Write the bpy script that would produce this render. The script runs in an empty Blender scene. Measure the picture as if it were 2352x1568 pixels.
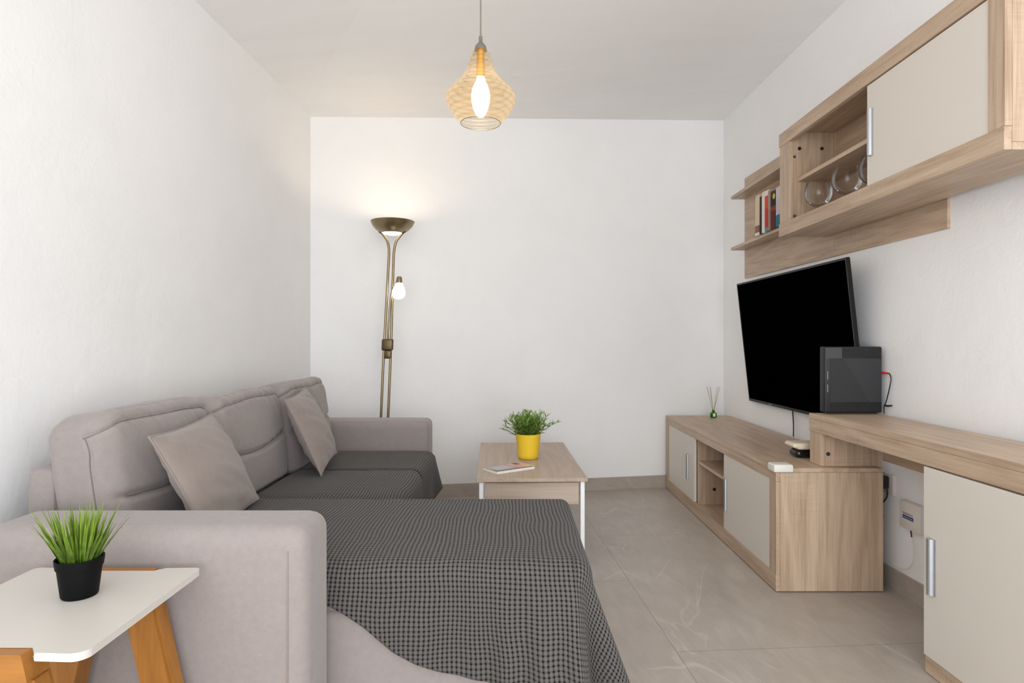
import bpy, bmesh, math, random
from mathutils import Vector, Matrix, noise

SC = bpy.context.scene
COL = SC.collection
PI = math.pi

# ------------------------------------------------------------------ camera, world, big lights, exposure
cam_d = bpy.data.cameras.new('camera')
cam = bpy.data.objects.new('camera', cam_d)
COL.objects.link(cam)
cam.location = (0.0, 0.0, 1.05)
cam.rotation_euler = (PI / 2, 0, 0)
cam_d.sensor_width = 36.0
cam_d.lens = 1420.0 / 2352.0 * 36.0
cam_d.clip_start = 0.02
SC.camera = cam

SC.view_settings.view_transform = 'Standard'
SC.view_settings.look = 'None'
SC.view_settings.gamma = 1.0
SC.view_settings.use_curve_mapping = False
SC.view_settings.exposure = 0.25
SC.cycles.use_denoising = True
SC.cycles.max_bounces = 12
SC.cycles.diffuse_bounces = 8
SC.cycles.transparent_max_bounces = 16
SC.cycles.use_adaptive_sampling = True
SC.cycles.adaptive_threshold = 0.02
SC.cycles.sample_clamp_indirect = 6.0

world = bpy.data.worlds.new('daylight')
SC.world = world
world.use_nodes = True
wb = world.node_tree.nodes['Background']
wb.inputs[0].default_value = (0.93, 0.96, 1.0, 1)
wb.inputs[1].default_value = 0.9


def area(name, loc, rot, sx, sy, power, color):
    d = bpy.data.lights.new(name, 'AREA')
    d.shape = 'RECTANGLE'
    d.size, d.size_y = sx, sy
    d.energy = power
    d.color = color
    o = bpy.data.objects.new(name, d)
    COL.objects.link(o)
    o.location = loc
    o.rotation_euler = rot
    return o


# daylight through the wide opening behind the camera, then an added fill
area('window_daylight', (0.1, -1.55, 1.25), (PI / 2 + 0.48, 0, 0), 2.7, 2.1, 66.0, (0.93, 0.965, 1.0))
area('fill_daylight', (0.75, -1.5, 1.1), (PI / 2 + 0.05, 0, 0.30), 1.4, 2.0, 26.0, (0.90, 0.95, 1.0))  # added cool fill to brighten the low left wall; no door modelled


# ------------------------------------------------------------------ helpers
def S(r, g, b, a=1.0):
    def f(c):
        c /= 255.0
        return c / 12.92 if c <= 0.04045 else ((c + 0.055) / 1.055) ** 2.4
    return (f(r), f(g), f(b), a)


class NT:
    """small node-tree builder"""
    def __init__(self, name):
        self.m = bpy.data.materials.new(name)
        self.m.use_nodes = True
        self.t = self.m.node_tree
        self.n = self.t.nodes
        self.b = self.n['Principled BSDF']
        self.out = self.n['Material Output']

    def add(self, typ, **kw):
        n = self.n.new(typ)
        for k, v in kw.items():
            if k == 'inp':
                for kk, vv in v.items():
                    if isinstance(vv, bpy.types.NodeSocket):
                        self.t.links.new(vv, n.inputs[kk])
                    else:
                        n.inputs[kk].default_value = vv
            else:
                setattr(n, k, v)
        return n

    def link(self, a, b):
        self.t.links.new(a, b)

    def math(self, op, a, b=None, c=None):
        n = self.add('ShaderNodeMath', operation=op)
        for i, v in enumerate((a, b, c)):
            if v is None:
                continue
            if isinstance(v, bpy.types.NodeSocket):
                self.link(v, n.inputs[i])
            else:
                n.inputs[i].default_value = v
        return n.outputs[0]

    def mix(self, fac, a, b):
        n = self.add('ShaderNodeMix', data_type='RGBA')
        for i, v in ((0, fac), (6, a), (7, b)):
            if isinstance(v, bpy.types.NodeSocket):
                self.link(v, n.inputs[i])
            else:
                n.inputs[i].default_value = v
        return n.outputs[2]

    def ramp(self, fac, stops):
        n = self.add('ShaderNodeValToRGB')
        el = n.color_ramp.elements
        while len(el) < len(stops):
            el.new(0.5)
        for e, (p, c) in zip(el, stops):
            e.position = p
            e.color = c
        self.link(fac, n.inputs[0])
        return n.outputs[0]

    def obj(self, scale=(1, 1, 1), rot=(0, 0, 0), loc=(0, 0, 0), which='Object'):
        tc = self.add('ShaderNodeTexCoord')
        mp = self.add('ShaderNodeMapping')
        mp.inputs['Scale'].default_value = scale
        mp.inputs['Rotation'].default_value = rot
        mp.inputs['Location'].default_value = loc
        self.link(tc.outputs[which], mp.inputs[0])
        return mp.outputs[0]

    def noise(self, vec, scale, detail=4, rough=0.55, dist=0.0):
        n = self.add('ShaderNodeTexNoise')
        self.link(vec, n.inputs['Vector'])
        n.inputs['Scale'].default_value = scale
        n.inputs['Detail'].default_value = detail
        n.inputs['Roughness'].default_value = rough
        n.inputs['Distortion'].default_value = dist
        return n.outputs['Fac']

    def bump(self, height, strength, dist, normal=None):
        n = self.add('ShaderNodeBump')
        n.inputs['Strength'].default_value = strength
        n.inputs['Distance'].default_value = dist
        self.link(height, n.inputs['Height'])
        if normal is not None:
            self.link(normal, n.inputs['Normal'])
        return n.outputs[0]

    def set(self, **kw):
        names = dict(color='Base Color', rough='Roughness', metal='Metallic', spec='Specular IOR Level',
                     emit='Emission Color', estr='Emission Strength', normal='Normal', sheen='Sheen Weight',
                     coat='Coat Weight', trans='Transmission Weight', ior='IOR', alpha='Alpha')
        for k, v in kw.items():
            s = self.b.inputs[names[k]]
            if isinstance(v, bpy.types.NodeSocket):
                self.link(v, s)
            else:
                s.default_value = v
        return self.m


def plain(name, col, rough=0.5, metal=0.0, spec=0.5):
    t = NT(name)
    return t.set(color=col, rough=rough, metal=metal, spec=spec)


def glow(name, col, strength):
    t = NT(name)
    return t.set(color=(0.9, 0.9, 0.9, 1), emit=col, estr=strength, rough=0.4)


def wood(name, axis, light=(0.585, 0.445, 0.325), dark=(0.34, 0.228, 0.145), seed=0.0):
    """sonoma-oak laminate: grain runs along `axis`; fine pores, cathedral bands and faint saw marks"""
    t = NT(name)
    sc = [1.0, 1.0, 1.0]
    sc[axis] = 0.035
    sc2 = [1.0, 1.0, 1.0]
    sc2[axis] = 0.11
    v = t.obj(scale=tuple(sc), loc=(seed, seed * 1.7, seed * 0.6))
    v2 = t.obj(scale=tuple(sc2), loc=(seed, seed * 1.3, seed))
    fine = t.noise(v, 190, 3, 0.6)
    mid = t.noise(v, 34, 4, 0.6)
    big = t.noise(v2, 7.0, 2, 0.5)
    rings = t.math('SINE', t.math('MULTIPLY', big, 46.0))
    f = t.math('MULTIPLY_ADD', rings, 0.055, t.math('MULTIPLY', mid, 0.55))
    f = t.math('MULTIPLY_ADD', fine, 0.42, f)
    # saw marks across the grain, in patches
    sv = [8.0, 8.0, 8.0]
    sv[axis] = 170.0
    saw = t.noise(t.obj(scale=tuple(sv)), 1.0, 1, 0.4)
    patch = t.ramp(t.noise(t.obj(loc=(seed, 2, 5)), 5.0, 2, 0.5), [(0.55, (0, 0, 0, 1)), (0.68, (1, 1, 1, 1))])
    f = t.math('MULTIPLY_ADD', t.math('MULTIPLY', t.math('SUBTRACT', saw, 0.5), patch), 0.28, f)
    c = t.ramp(f, [(0.26, dark + (1,)), (0.47, tuple(0.5 * (a + b) for a, b in zip(light, dark)) + (1,)),
                   (0.70, light + (1,))])
    n = t.bump(f, 0.06, 0.002)
    return t.set(color=c, rough=0.42, spec=0.4, normal=n)


def pine(name, axis, seed=0.0):
    t = NT(name)
    sc = [1.0, 1.0, 1.0]
    sc[axis] = 0.08
    v = t.obj(scale=tuple(sc), loc=(seed, seed, seed))
    a = t.noise(v, 40, 3, 0.5)
    b = t.noise(v, 150, 2, 0.5)
    f = t.math('MULTIPLY_ADD', b, 0.35, t.math('MULTIPLY', a, 0.65))
    c = t.ramp(f, [(0.3, (0.26, 0.098, 0.014, 1)), (0.7, (0.40, 0.168, 0.030, 1))])
    return t.set(color=c, rough=0.38, spec=0.45)


def fabric(name, col, var=0.12, scale=900):
    t = NT(name)
    v = t.obj()
    w = t.noise(v, scale, 2, 0.6)
    w2 = t.noise(v, 60, 3, 0.6)
    f = t.math('MULTIPLY_ADD', w2, 0.35, t.math('MULTIPLY', w, 0.65))
    lo = tuple(c * (1 - var) for c in col[:3]) + (1,)
    hi = tuple(min(1, c * (1 + var)) for c in col[:3]) + (1,)
    c = t.ramp(f, [(0.3, lo), (0.7, hi)])
    n = t.bump(w, 0.25, 0.0015)
    return t.set(color=c, rough=0.95, spec=0.15, sheen=0.25, normal=n)


def plaster(name, col, streak=False):
    t = NT(name)
    v = t.obj(scale=(0.35, 1.4, 1.0) if streak else (1, 1, 1))
    a = t.noise(v, 5.5 if streak else 3.0, 4, 0.55, 0.6)
    b = t.noise(v, 26, 5, 0.6, 0.8)
    d = t.noise(v, 140, 2, 0.5)
    f = t.math('MULTIPLY_ADD', b, 0.35, t.math('MULTIPLY_ADD', a, 0.9, t.math('MULTIPLY', d, 0.06)))
    n = t.bump(f, 0.10 if streak else 0.22, 0.018)
    lo = tuple(c * 0.975 for c in col[:3]) + (1,)
    c = t.ramp(a, [(0.3, lo), (0.6, col)])
    return t.set(color=c, rough=0.9, spec=0.15, normal=n)


def tile_mat(name, tiled=True):
    t = NT(name)
    v = t.obj()
    a = t.noise(v, 2.2, 5, 0.6, 0.8)
    g = t.noise(t.obj(scale=(0.4, 1.3, 1)), 16, 5, 0.65, 0.6)
    f = t.math('MULTIPLY_ADD', g, 0.5, t.math('MULTIPLY', a, 0.5))
    base = t.ramp(f, [(0.3, (0.345, 0.298, 0.252, 1)), (0.52, (0.415, 0.364, 0.315, 1)), (0.72, (0.50, 0.446, 0.392, 1))])
    # pale marble veins: the zero set of a warped noise, only here and there
    vn = t.noise(t.obj(loc=(3.1, 1.7, 0), rot=(0, 0, 0.6), scale=(0.45, 1.0, 1)), 1.5, 2, 0.4, 0.5)
    ln = t.math('ABSOLUTE', t.math('SUBTRACT', vn, 0.5))
    vein = t.ramp(ln, [(0.0, (1, 1, 1, 1)), (0.0075, (0, 0, 0, 1))])
    mask = t.ramp(t.noise(t.obj(loc=(9, 4, 0)), 2.0, 3, 0.6), [(0.52, (0, 0, 0, 1)), (0.60, (1, 1, 1, 1))])
    vn2 = t.noise(t.obj(loc=(7.3, 5.2, 0), rot=(0, 0, -0.8), scale=(0.4, 1.0, 1)), 3.0, 3, 0.5, 0.6)
    ln2 = t.math('ABSOLUTE', t.math('SUBTRACT', vn2, 0.5))
    vein2 = t.ramp(ln2, [(0.0, (0.7, 0.7, 0.7, 1)), (0.008, (0, 0, 0, 1))])
    mask2 = t.ramp(t.noise(t.obj(loc=(2, 8, 0)), 1.6, 2, 0.5), [(0.54, (0, 0, 0, 1)), (0.64, (1, 1, 1, 1))])
    k = t.math('ADD', t.math('MULTIPLY', vein, mask), t.math('MULTIPLY', vein2, mask2))
    k = t.math('MINIMUM', t.math('MULTIPLY', k, 0.36), 1.0)
    c = t.mix(k, base, (0.70, 0.66, 0.60, 1))
    if tiled:
        br = t.add('ShaderNodeTexBrick')
        br.offset = 0.5
        br.offset_frequency = 2
        t.link(t.obj(loc=(0, 2.4, 0)), br.inputs['Vector'])
        br.inputs['Scale'].default_value = 1.0
        br.inputs['Brick Width'].default_value = 1.25
        br.inputs['Row Height'].default_value = 1.2
        br.inputs['Mortar Size'].default_value = 0.0022
        br.inputs['Mortar Smooth'].default_value = 0.1
        br.inputs['Color1'].default_value = (0, 0, 0, 1)
        br.inputs['Color2'].default_value = (0, 0, 0, 1)
        br.inputs['Mortar'].default_value = (1, 1, 1, 1)
        c = t.mix(t.math('MULTIPLY', br.outputs['Fac'], 0.75), c, (0.25, 0.215, 0.18, 1))
    n = t.bump(g, 0.03, 0.003)
    return t.set(color=c, rough=0.34, spec=0.5, normal=n)


def waffle(name):
    """dark waffle-knit throw: cells of the knit follow the cloth's own UV (metres)"""
    t = NT(name)
    uv = t.obj(which='UV')
    sep = t.add('ShaderNodeSeparateXYZ')
    t.link(uv, sep.inputs[0])
    k = 2 * PI / 0.0115
    wob = t.add('ShaderNodeTexNoise')
    t.link(t.obj(), wob.inputs['Vector'])
    wob.inputs['Scale'].default_value = 5.0
    wob.inputs['Detail'].default_value = 1.0
    ws_ = t.add('ShaderNodeSeparateXYZ')
    t.link(wob.outputs['Color'], ws_.inputs[0])
    ux = t.math('MULTIPLY_ADD', t.math('SUBTRACT', ws_.outputs[0], 0.5), 0.030, sep.outputs[0])
    uy = t.math('MULTIPLY_ADD', t.math('SUBTRACT', ws_.outputs[1], 0.5), 0.030, sep.outputs[1])
    cx = t.math('COSINE', t.math('MULTIPLY', ux, k))
    cy = t.math('COSINE', t.math('MULTIPLY', uy, k))
    hx = t.math('POWER', t.math('MULTIPLY_ADD', cx, 0.5, 0.5), 2.2)
    hy = t.math('POWER', t.math('MULTIPLY_ADD', cy, 0.5, 0.5), 2.2)
    hole = t.math('MULTIPLY', t.math('MULTIPLY', hx, hy), 0.42)
    hole = t.math('MULTIPLY_ADD', hx, 0.36, hole)
    hole = t.math('MULTIPLY_ADD', hy, 0.22, hole)
    fuzz = t.noise(t.obj(), 420, 2, 0.6)
    f = t.math('MULTIPLY_ADD', t.math('SUBTRACT', fuzz, 0.5), 0.18, hole)
    c = t.ramp(f, [(0.05, (0.112, 0.103, 0.095, 1)), (0.32, (0.060, 0.055, 0.051, 1)), (0.80, (0.005, 0.005, 0.005, 1))])
    n = t.bump(t.math('SUBTRACT', 1.0, hole), 0.7, 0.004)
    return t.set(color=c, rough=0.95, spec=0.08, sheen=0.1, normal=n)


def thin_glass(name, tint, refl=0.55, ridges=None, scatter=0.0):
    """clear blown glass: tinted see-through with fresnel reflections"""
    t = NT(name)
    tr = t.add('ShaderNodeBsdfTransparent')
    tr.inputs[0].default_value = tint
    gl = t.add('ShaderNodeBsdfGlossy')
    gl.inputs['Color'].default_value = (1, 1, 1, 1)
    gl.inputs['Roughness'].default_value = 0.04
    fr = t.add('ShaderNodeLayerWeight')
    fr.inputs['Blend'].default_value = 0.24
    if ridges:
        sep = t.add('ShaderNodeSeparateXYZ')
        t.link(t.obj(), sep.inputs[0])
        at = t.math('ARCTAN2', sep.outputs[1], sep.outputs[0])
        wz = t.math('MULTIPLY', sep.outputs[2], ridges)
        h = t.math('SINE', t.math('ADD', wz, at))
        nn = t.bump(h, 0.5, 0.003)
        t.link(nn, gl.inputs['Normal'])
        t.link(nn, fr.inputs['Normal'])
        k = t.math('POWER', t.math('MULTIPLY_ADD', h, 0.5, 0.5), 2.0)
        t.link(t.mix(k, tint, (0.93, 0.77, 0.56, 1)), tr.inputs[0])
    mx = t.add('ShaderNodeMixShader')
    t.link(t.math('MULTIPLY', fr.outputs['Fresnel'], refl), mx.inputs[0])
    base = tr.outputs[0]
    if scatter:
        tl = t.add('ShaderNodeBsdfTranslucent')
        tl.inputs[0].default_value = (1.0, 0.80, 0.58, 1)
        m2 = t.add('ShaderNodeMixShader')
        m2.inputs[0].default_value = scatter
        t.link(tr.outputs[0], m2.inputs[1])
        t.link(tl.outputs[0], m2.inputs[2])
        base = m2.outputs[0]
    t.link(base, mx.inputs[1])
    t.link(gl.outputs[0], mx.inputs[2])
    t.n.remove(t.b)
    t.link(mx.outputs[0], t.out.inputs[0])
    return t.m


M = {
    'seam': plain('seam_thread', (0.20, 0.160, 0.142, 1), 0.95, 0, 0.1),
    'wall': plaster('white_plaster', (0.86, 0.855, 0.85, 1)),
    'ceil': plaster('ceiling_plaster', (0.88, 0.875, 0.87, 1), True),
    'tile': tile_mat('stone_tile'),
    'skirt': tile_mat('skirting_tile', False),
    'woodx': wood('oak_grain_across', 0, seed=1.0),
    'woody': wood('oak_grain_along', 1, seed=2.0),
    'woodz': wood('oak_grain_upright', 2, seed=3.0),
    'woodt': wood('oak_grain_table', 1, light=(0.52, 0.415, 0.33), dark=(0.37, 0.275, 0.205), seed=5.0),
    'woodtx': wood('oak_grain_table_front', 0, light=(0.54, 0.44, 0.355), dark=(0.39, 0.30, 0.23), seed=6.0),
    'door': plain('cream_laminate', (0.66, 0.61, 0.545, 1), 0.45, 0, 0.3),
    'alu': plain('brushed_aluminium', (0.46, 0.475, 0.49, 1), 0.38, 0.85),
    'sofa': fabric('taupe_fabric', (0.285, 0.247, 0.232, 1)),
    'pillow': fabric('taupe_cotton', (0.265, 0.218, 0.194, 1), 0.10, 1200),
    'throw': waffle('waffle_knit'),
    'white': plain('white_lacquer', (0.56, 0.525, 0.48, 1), 0.4),
    'steel': plain('white_steel', (0.88, 0.88, 0.88, 1), 0.4),
    'pinez': pine('orange_pine', 2),
    'pinex': pine('orange_pine_beam', 0, 2.0),
    'black': plain('black_plastic', (0.012, 0.012, 0.013, 1), 0.4),
    'blackpot': plain('black_pot', (0.003, 0.003, 0.003, 1), 0.6, 0, 0.12),
    'yellow': plain('yellow_glaze', (0.84, 0.56, 0.035, 1), 0.3),
    'screen': plain('screen', (0.0002, 0.0002, 0.0002, 1), 0.8, 0, 0.0),
    'bezel': plain('bezel', (0.006, 0.006, 0.006, 1), 0.3, 0.0, 0.3),
    'bronze': plain('antique_brass', (0.30, 0.235, 0.135, 1), 0.33, 0.9),
    'bronzed': plain('dark_brass', (0.13, 0.09, 0.045, 1), 0.4, 0.8),
    'nickel': plain('aged_nickel', (0.30, 0.27, 0.22, 1), 0.35, 0.8),
    'glass': thin_glass('clear_glass', (0.92, 0.92, 0.92, 1), 0.85),
    'amber': thin_glass('amber_glass', (1.0, 0.95, 0.85, 1), 0.30, 340.0, 0.045),
    'soil': plain('dark_soil', (0.02, 0.014, 0.01, 1), 0.95),
    'offwhite': plain('offwhite_plastic', (0.72, 0.70, 0.64, 1), 0.4),
    'cream': plain('cream_plastic', (0.70, 0.60, 0.46, 1), 0.4),
    'socket': plain('socket_white', (0.70, 0.66, 0.62, 1), 0.4),
    'red': plain('red_plug', (0.75, 0.02, 0.03, 1), 0.4),
    'blue': plain('blue_label', (0.02, 0.05, 0.22, 1), 0.5),
    'greydot': plain('grey_print', (0.25, 0.25, 0.30, 1), 0.5),
    'greencap': plain('green_bottle', (0.12, 0.26, 0.04, 1), 0.25),
    'reed': plain('reed', (0.42, 0.40, 0.22, 1), 0.8),
    'paper': plain('paper', (0.80, 0.75, 0.68, 1), 0.8),
}


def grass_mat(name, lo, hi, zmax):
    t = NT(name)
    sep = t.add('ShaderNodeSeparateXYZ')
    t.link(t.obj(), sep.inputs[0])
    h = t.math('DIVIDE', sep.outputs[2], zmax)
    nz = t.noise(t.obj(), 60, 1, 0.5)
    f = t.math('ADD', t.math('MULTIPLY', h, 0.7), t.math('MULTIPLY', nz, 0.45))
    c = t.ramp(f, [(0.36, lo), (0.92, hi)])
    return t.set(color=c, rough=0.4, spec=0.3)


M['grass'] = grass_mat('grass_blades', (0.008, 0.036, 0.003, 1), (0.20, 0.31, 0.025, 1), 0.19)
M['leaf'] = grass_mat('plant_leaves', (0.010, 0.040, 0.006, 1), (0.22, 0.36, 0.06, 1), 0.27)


# ---- scene graph
def thing(name, label, cat, loc=(0, 0, 0), rot=(0, 0, 0), group=None):
    o = bpy.data.objects.new(name, None)
    COL.objects.link(o)
    o.empty_display_size = 0.05
    o.location = loc
    o.rotation_euler = rot
    o['label'] = label
    o['category'] = cat
    if group:
        o['group'] = group
    return o


def tag(o, label, cat, group=None):
    o['label'] = label
    o['category'] = cat
    if group:
        o['group'] = group
    return o


def smooth(me, ang=None):
    for p in me.polygons:
        p.use_smooth = True
    if ang is not None:
        bm = bmesh.new()
        bm.from_mesh(me)
        for e in bm.edges:
            if len(e.link_faces) == 2 and e.calc_face_angle() > ang:
                e.smooth = False
        bm.to_mesh(me)
        bm.free()


def build(name, bm, mat, parent=None, world=True, sm=None, label=None):
    """bm in world coordinates when world=True and parent is an unrotated thing; else in the thing's own frame"""
    if parent is not None and world:
        top = parent
        while top.parent is not None:
            top = top.parent
        off = Vector(top.location)
        for v in bm.verts:
            v.co -= off
    bmesh.ops.recalc_face_normals(bm, faces=bm.faces)
    me = bpy.data.meshes.new(name)
    bm.to_mesh(me)
    bm.free()
    me.materials.append(mat)
    if sm is not None:
        smooth(me, None if sm is True else sm)
    o = bpy.data.objects.new(name, me)
    COL.objects.link(o)
    if parent is not None:
        o.parent = parent
    if label:
        o['label'] = label
    return o


def struct(name, bm, mat, sm=None):
    o = build(name, bm, mat, None, sm=sm)
    o['kind'] = 'structure'
    return o


def box(bm, x0, x1, y0, y1, z0, z1):
    vs = [bm.verts.new((x, y, z)) for x in (x0, x1) for y in (y0, y1) for z in (z0, z1)]
    for f in ((0, 1, 3, 2), (4, 6, 7, 5), (0, 4, 5, 1), (2, 3, 7, 6), (0, 2, 6, 4), (1, 5, 7, 3)):
        bm.faces.new([vs[i] for i in f])
    return vs


def bbox(x0, x1, y0, y1, z0, z1, bev=0.0, seg=2):
    bm = bmesh.new()
    box(bm, x0, x1, y0, y1, z0, z1)
    if bev > 0:
        bmesh.ops.bevel(bm, geom=list(bm.edges), offset=bev, segments=seg, profile=0.5, affect='EDGES')
    return bm


def prism(bm, pts, axis, a, b):
    """extrude a polygon (list of 2-D points) along axis from a to b"""
    def mk(p, t):
        if axis == 0:
            return (t, p[0], p[1])
        if axis == 1:
            return (p[0], t, p[1])
        return (p[0], p[1], t)
    A = [bm.verts.new(mk(p, a)) for p in pts]
    B = [bm.verts.new(mk(p, b)) for p in pts]
    n = len(pts)
    bm.faces.new(A)
    bm.faces.new(B[::-1])
    for i in range(n):
        bm.faces.new((A[i], B[i], B[(i + 1) % n], A[(i + 1) % n]))


def lathe(bm, prof, seg=48, c=(0, 0, 0), cap0=True, cap1=True):
    rings = []
    for r, z in prof:
        rings.append([bm.verts.new((c[0] + r * math.cos(2 * PI * i / seg), c[1] + r * math.sin(2 * PI * i / seg), c[2] + z))
                      for i in range(seg)])
    for a, b in zip(rings, rings[1:]):
        for i in range(seg):
            j = (i + 1) % seg
            bm.faces.new((a[i], a[j], b[j], b[i]))
    if cap0:
        bm.faces.new(rings[0][::-1])
    if cap1:
        bm.faces.new(rings[-1])


def smoothpath(pts, n=8):
    """Catmull-Rom through pts"""
    P = [Vector(p) for p in pts]
    P = [2 * P[0] - P[1]] + P + [2 * P[-1] - P[-2]]
    out = []
    for i in range(1, len(P) - 2):
        for k in range(n):
            t = k / n
            p0, p1, p2, p3 = P[i - 1:i + 3]
            out.append(0.5 * ((2 * p1) + (p2 - p0) * t + (2 * p0 - 5 * p1 + 4 * p2 - p3) * t * t
                              + (3 * p1 - p0 - 3 * p2 + p3) * t ** 3))
    out.append(P[-2])
    return out


def tube(bm, pts, r, seg=10, caps=True):
    pts = [Vector(p) for p in pts]
    rr = r if isinstance(r, (list, tuple)) else [r] * len(pts)
    rings = []
    up = Vector((0, 0, 1))
    d0 = (pts[1] - pts[0]).normalized()
    if abs(d0.dot(up)) > 0.95:
        up = Vector((1, 0, 0))
    n = (up - d0 * up.dot(d0)).normalized()
    for i, p in enumerate(pts):
        d = (pts[min(i + 1, len(pts) - 1)] - pts[max(i - 1, 0)]).normalized()
        n = (n - d * n.dot(d)).normalized()
        b = d.cross(n)
        rings.append([bm.verts.new(p + (n * math.cos(2 * PI * k / seg) + b * math.sin(2 * PI * k / seg)) * rr[i])
                      for k in range(seg)])
    for a, b in zip(rings, rings[1:]):
        for k in range(seg):
            j = (k + 1) % seg
            bm.faces.new((a[k], a[j], b[j], b[k]))
    if caps:
        bm.faces.new(rings[0][::-1])
        bm.faces.new(rings[-1])


def ss(a, b, x):
    t = max(0.0, min(1.0, (x - a) / (b - a)))
    return t * t * (3 - 2 * t)


def softbox(cx, cy, cz, sx, sy, sz, r, n=26, deform=None):
    """rounded upholstered block; deform(p, u) works on local p with u in -1..1"""
    bm = bmesh.new()
    bmesh.ops.create_cube(bm, size=2.0)
    bmesh.ops.subdivide_edges(bm, edges=list(bm.edges), cuts=n, use_grid_fill=True)
    h = (sx / 2, sy / 2, sz / 2)
    for v in bm.verts:
        u = [math.copysign(1 - (1 - min(1, abs(c))) ** 1.5, c) for c in v.co]
        p = Vector([u[i] * h[i] for i in range(3)])
        inner = Vector([max(-(h[i] - r), min(h[i] - r, p[i])) for i in range(3)])
        d = p - inner
        if d.length > 1e-9:
            p = inner + d.normalized() * min(r, max(abs(c) for c in d) if False else r)
        if deform:
            p = deform(p, u)
        v.co = p + Vector((cx, cy, cz))
    return bm


def nz(x, y, z, s):
    return noise.noise(Vector((x * s, y * s, z * s)))


# ================================================================== the room
XL = -1.31


def yback(x):
    return 4.26 + 0.185 * x


def xright(y):
    return 1.556 + 0.035 * (4.548 - y)


YR = -1.6
CLz = lambda x, y: (2.504 + (2.68 - 2.504) * (x - XL) / (1.556 - XL)) + (-0.039 * (4.018 - y) if x < 0 else 0.010 * (4.548 - y))

LB = (XL, yback(XL))
RB = (1.556, yback(1.556))
LF = (XL, YR)
RF = (xright(YR), YR)
T = 0.12


def hexa(pts_bottom, pts_top):
    bm = bmesh.new()
    B = [bm.verts.new(p) for p in pts_bottom]
    A = [bm.verts.new(p) for p in pts_top]
    bm.faces.new(B[::-1])
    bm.faces.new(A)
    for i in range(4):
        j = (i + 1) % 4
        bm.faces.new((B[i], B[j], A[j], A[i]))
    return bm


def z3(p, z):
    return (p[0], p[1], z)


H = 2.95
struct('wall_left', hexa([z3(LF, 0), z3(LB, 0), (XL - T, LB[1] + T, 0), (XL - T, YR, 0)],
                         [z3(LF, H), z3(LB, H), (XL - T, LB[1] + T, H), (XL - T, YR, H)]), M['wall'])
struct('wall_back', hexa([z3(LB, 0), z3(RB, 0), (RB[0] + T, RB[1] + T + 0.03, 0), (LB[0] - T, LB[1] + T, 0)],
                         [z3(LB, H), z3(RB, H), (RB[0] + T, RB[1] + T + 0.03, H), (LB[0] - T, LB[1] + T, H)]), M['wall'])
struct('wall_right', hexa([z3(RB, 0), z3(RF, 0), (RF[0] + T, YR, 0), (RB[0] + T, RB[1] + T, 0)],
                          [z3(RB, H), z3(RF, H), (RF[0] + T, YR, H), (RB[0] + T, RB[1] + T, H)]), M['wall'])
cl = [(LF, CLz(*LF)), (RF, CLz(*RF)), ((RB[0] + 0.05, RB[1] + 0.05), CLz(*RB)), ((LB[0] - 0.05, LB[1] + 0.05), CLz(*LB))]
struct('ceiling', hexa([(p[0][0] - (0.05 if p[0][0] < 0 else -0.05), p[0][1], p[1]) for p in cl],
                       [(p[0][0] - (0.05 if p[0][0] < 0 else -0.05), p[0][1], p[1] + 0.15) for p in cl]), M['ceil'])

# floor: slab laid square to the tile joints
fang = math.atan2(1.0, -0.070)
FL0 = Vector((0.557, 2.093, 0.0))
bm = bmesh.new()
ca, sa = math.cos(-fang), math.sin(-fang)
ring = []
for p in ((LF[0] - 0.1, YR), (RF[0] + 0.1, YR), (RB[0] + 0.2, RB[1] + 0.2), (LB[0] - 0.1, LB[1] + 0.25)):
    dx, dy = p[0] - FL0.x, p[1] - FL0.y
    ring.append((dx * ca - dy * sa, dx * sa + dy * ca))
prism(bm, ring, 2, -0.1, 0.0)
fl = struct('floor', bm, M['tile'])
fl.location = FL0
fl.rotation_euler = (0, 0, fang)

# stone skirting tiles
bh, bt = 0.0875, 0.011
struct('baseboard_back', hexa([z3(LB, 0), z3(RB, 0), (RB[0], RB[1] - bt, 0), (LB[0], LB[1] - bt, 0)],
                              [z3(LB, bh), z3(RB, bh), (RB[0], RB[1] - bt, bh), (LB[0], LB[1] - bt, bh)]), M['skirt'])
struct('baseboard_right', hexa([z3(RB, 0), z3(RF, 0), (RF[0] - bt, RF[1], 0), (RB[0] - bt, RB[1], 0)],
                               [z3(RB, bh), z3(RF, bh), (RF[0] - bt, RF[1], bh), (RB[0] - bt, RB[1], bh)]), M['skirt'])
struct('baseboard_left', bbox(XL, XL + bt, YR, LB[1] - bt, 0, bh), M['skirt'])

# ================================================================== sofa
sofa = thing('sofa', 'taupe fabric corner sofa with chaise along the left wall', 'sofa', (-0.85, 2.3, 0))


def arm_def(p, u):
    x = p.x - 0.8525 + 0.0
    p = p.copy()
    if p.z > -0.1:
        k = ss(0.24, 0.42, -p.x)
        p.z -= 0.075 * k * k * (p.z + 0.1) / 0.4
    p.y += 0.006 * (1 - u[0] ** 2) * (1 - u[2] ** 2) * (1 if p.y > 0 else -1)
    return p


build('armrest', softbox(-0.8525, 1.43, 0.3225, 0.815, 0.18, 0.645, 0.042, 26, arm_def), M['sofa'], sofa, sm=True)
build('armrest', softbox(-0.815, 3.40, 0.3125, 0.74, 0.18, 0.625, 0.035, 22), M['sofa'], sofa, sm=True)
build('back_frame', softbox(-1.195, 2.45, 0.365, 0.075, 1.77, 0.73, 0.018, 14), M['sofa'], sofa, sm=True)
build('base', bbox(-1.155, -0.475, 2.195, 3.31, 0.0, 0.33, 0.02, 3), M['sofa'], sofa, sm=0.6)
build('chaise_base', softbox(-0.485, 1.865, 0.19, 1.33, 0.65, 0.38, 0.025, 14), M['sofa'], sofa, sm=True)


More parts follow.
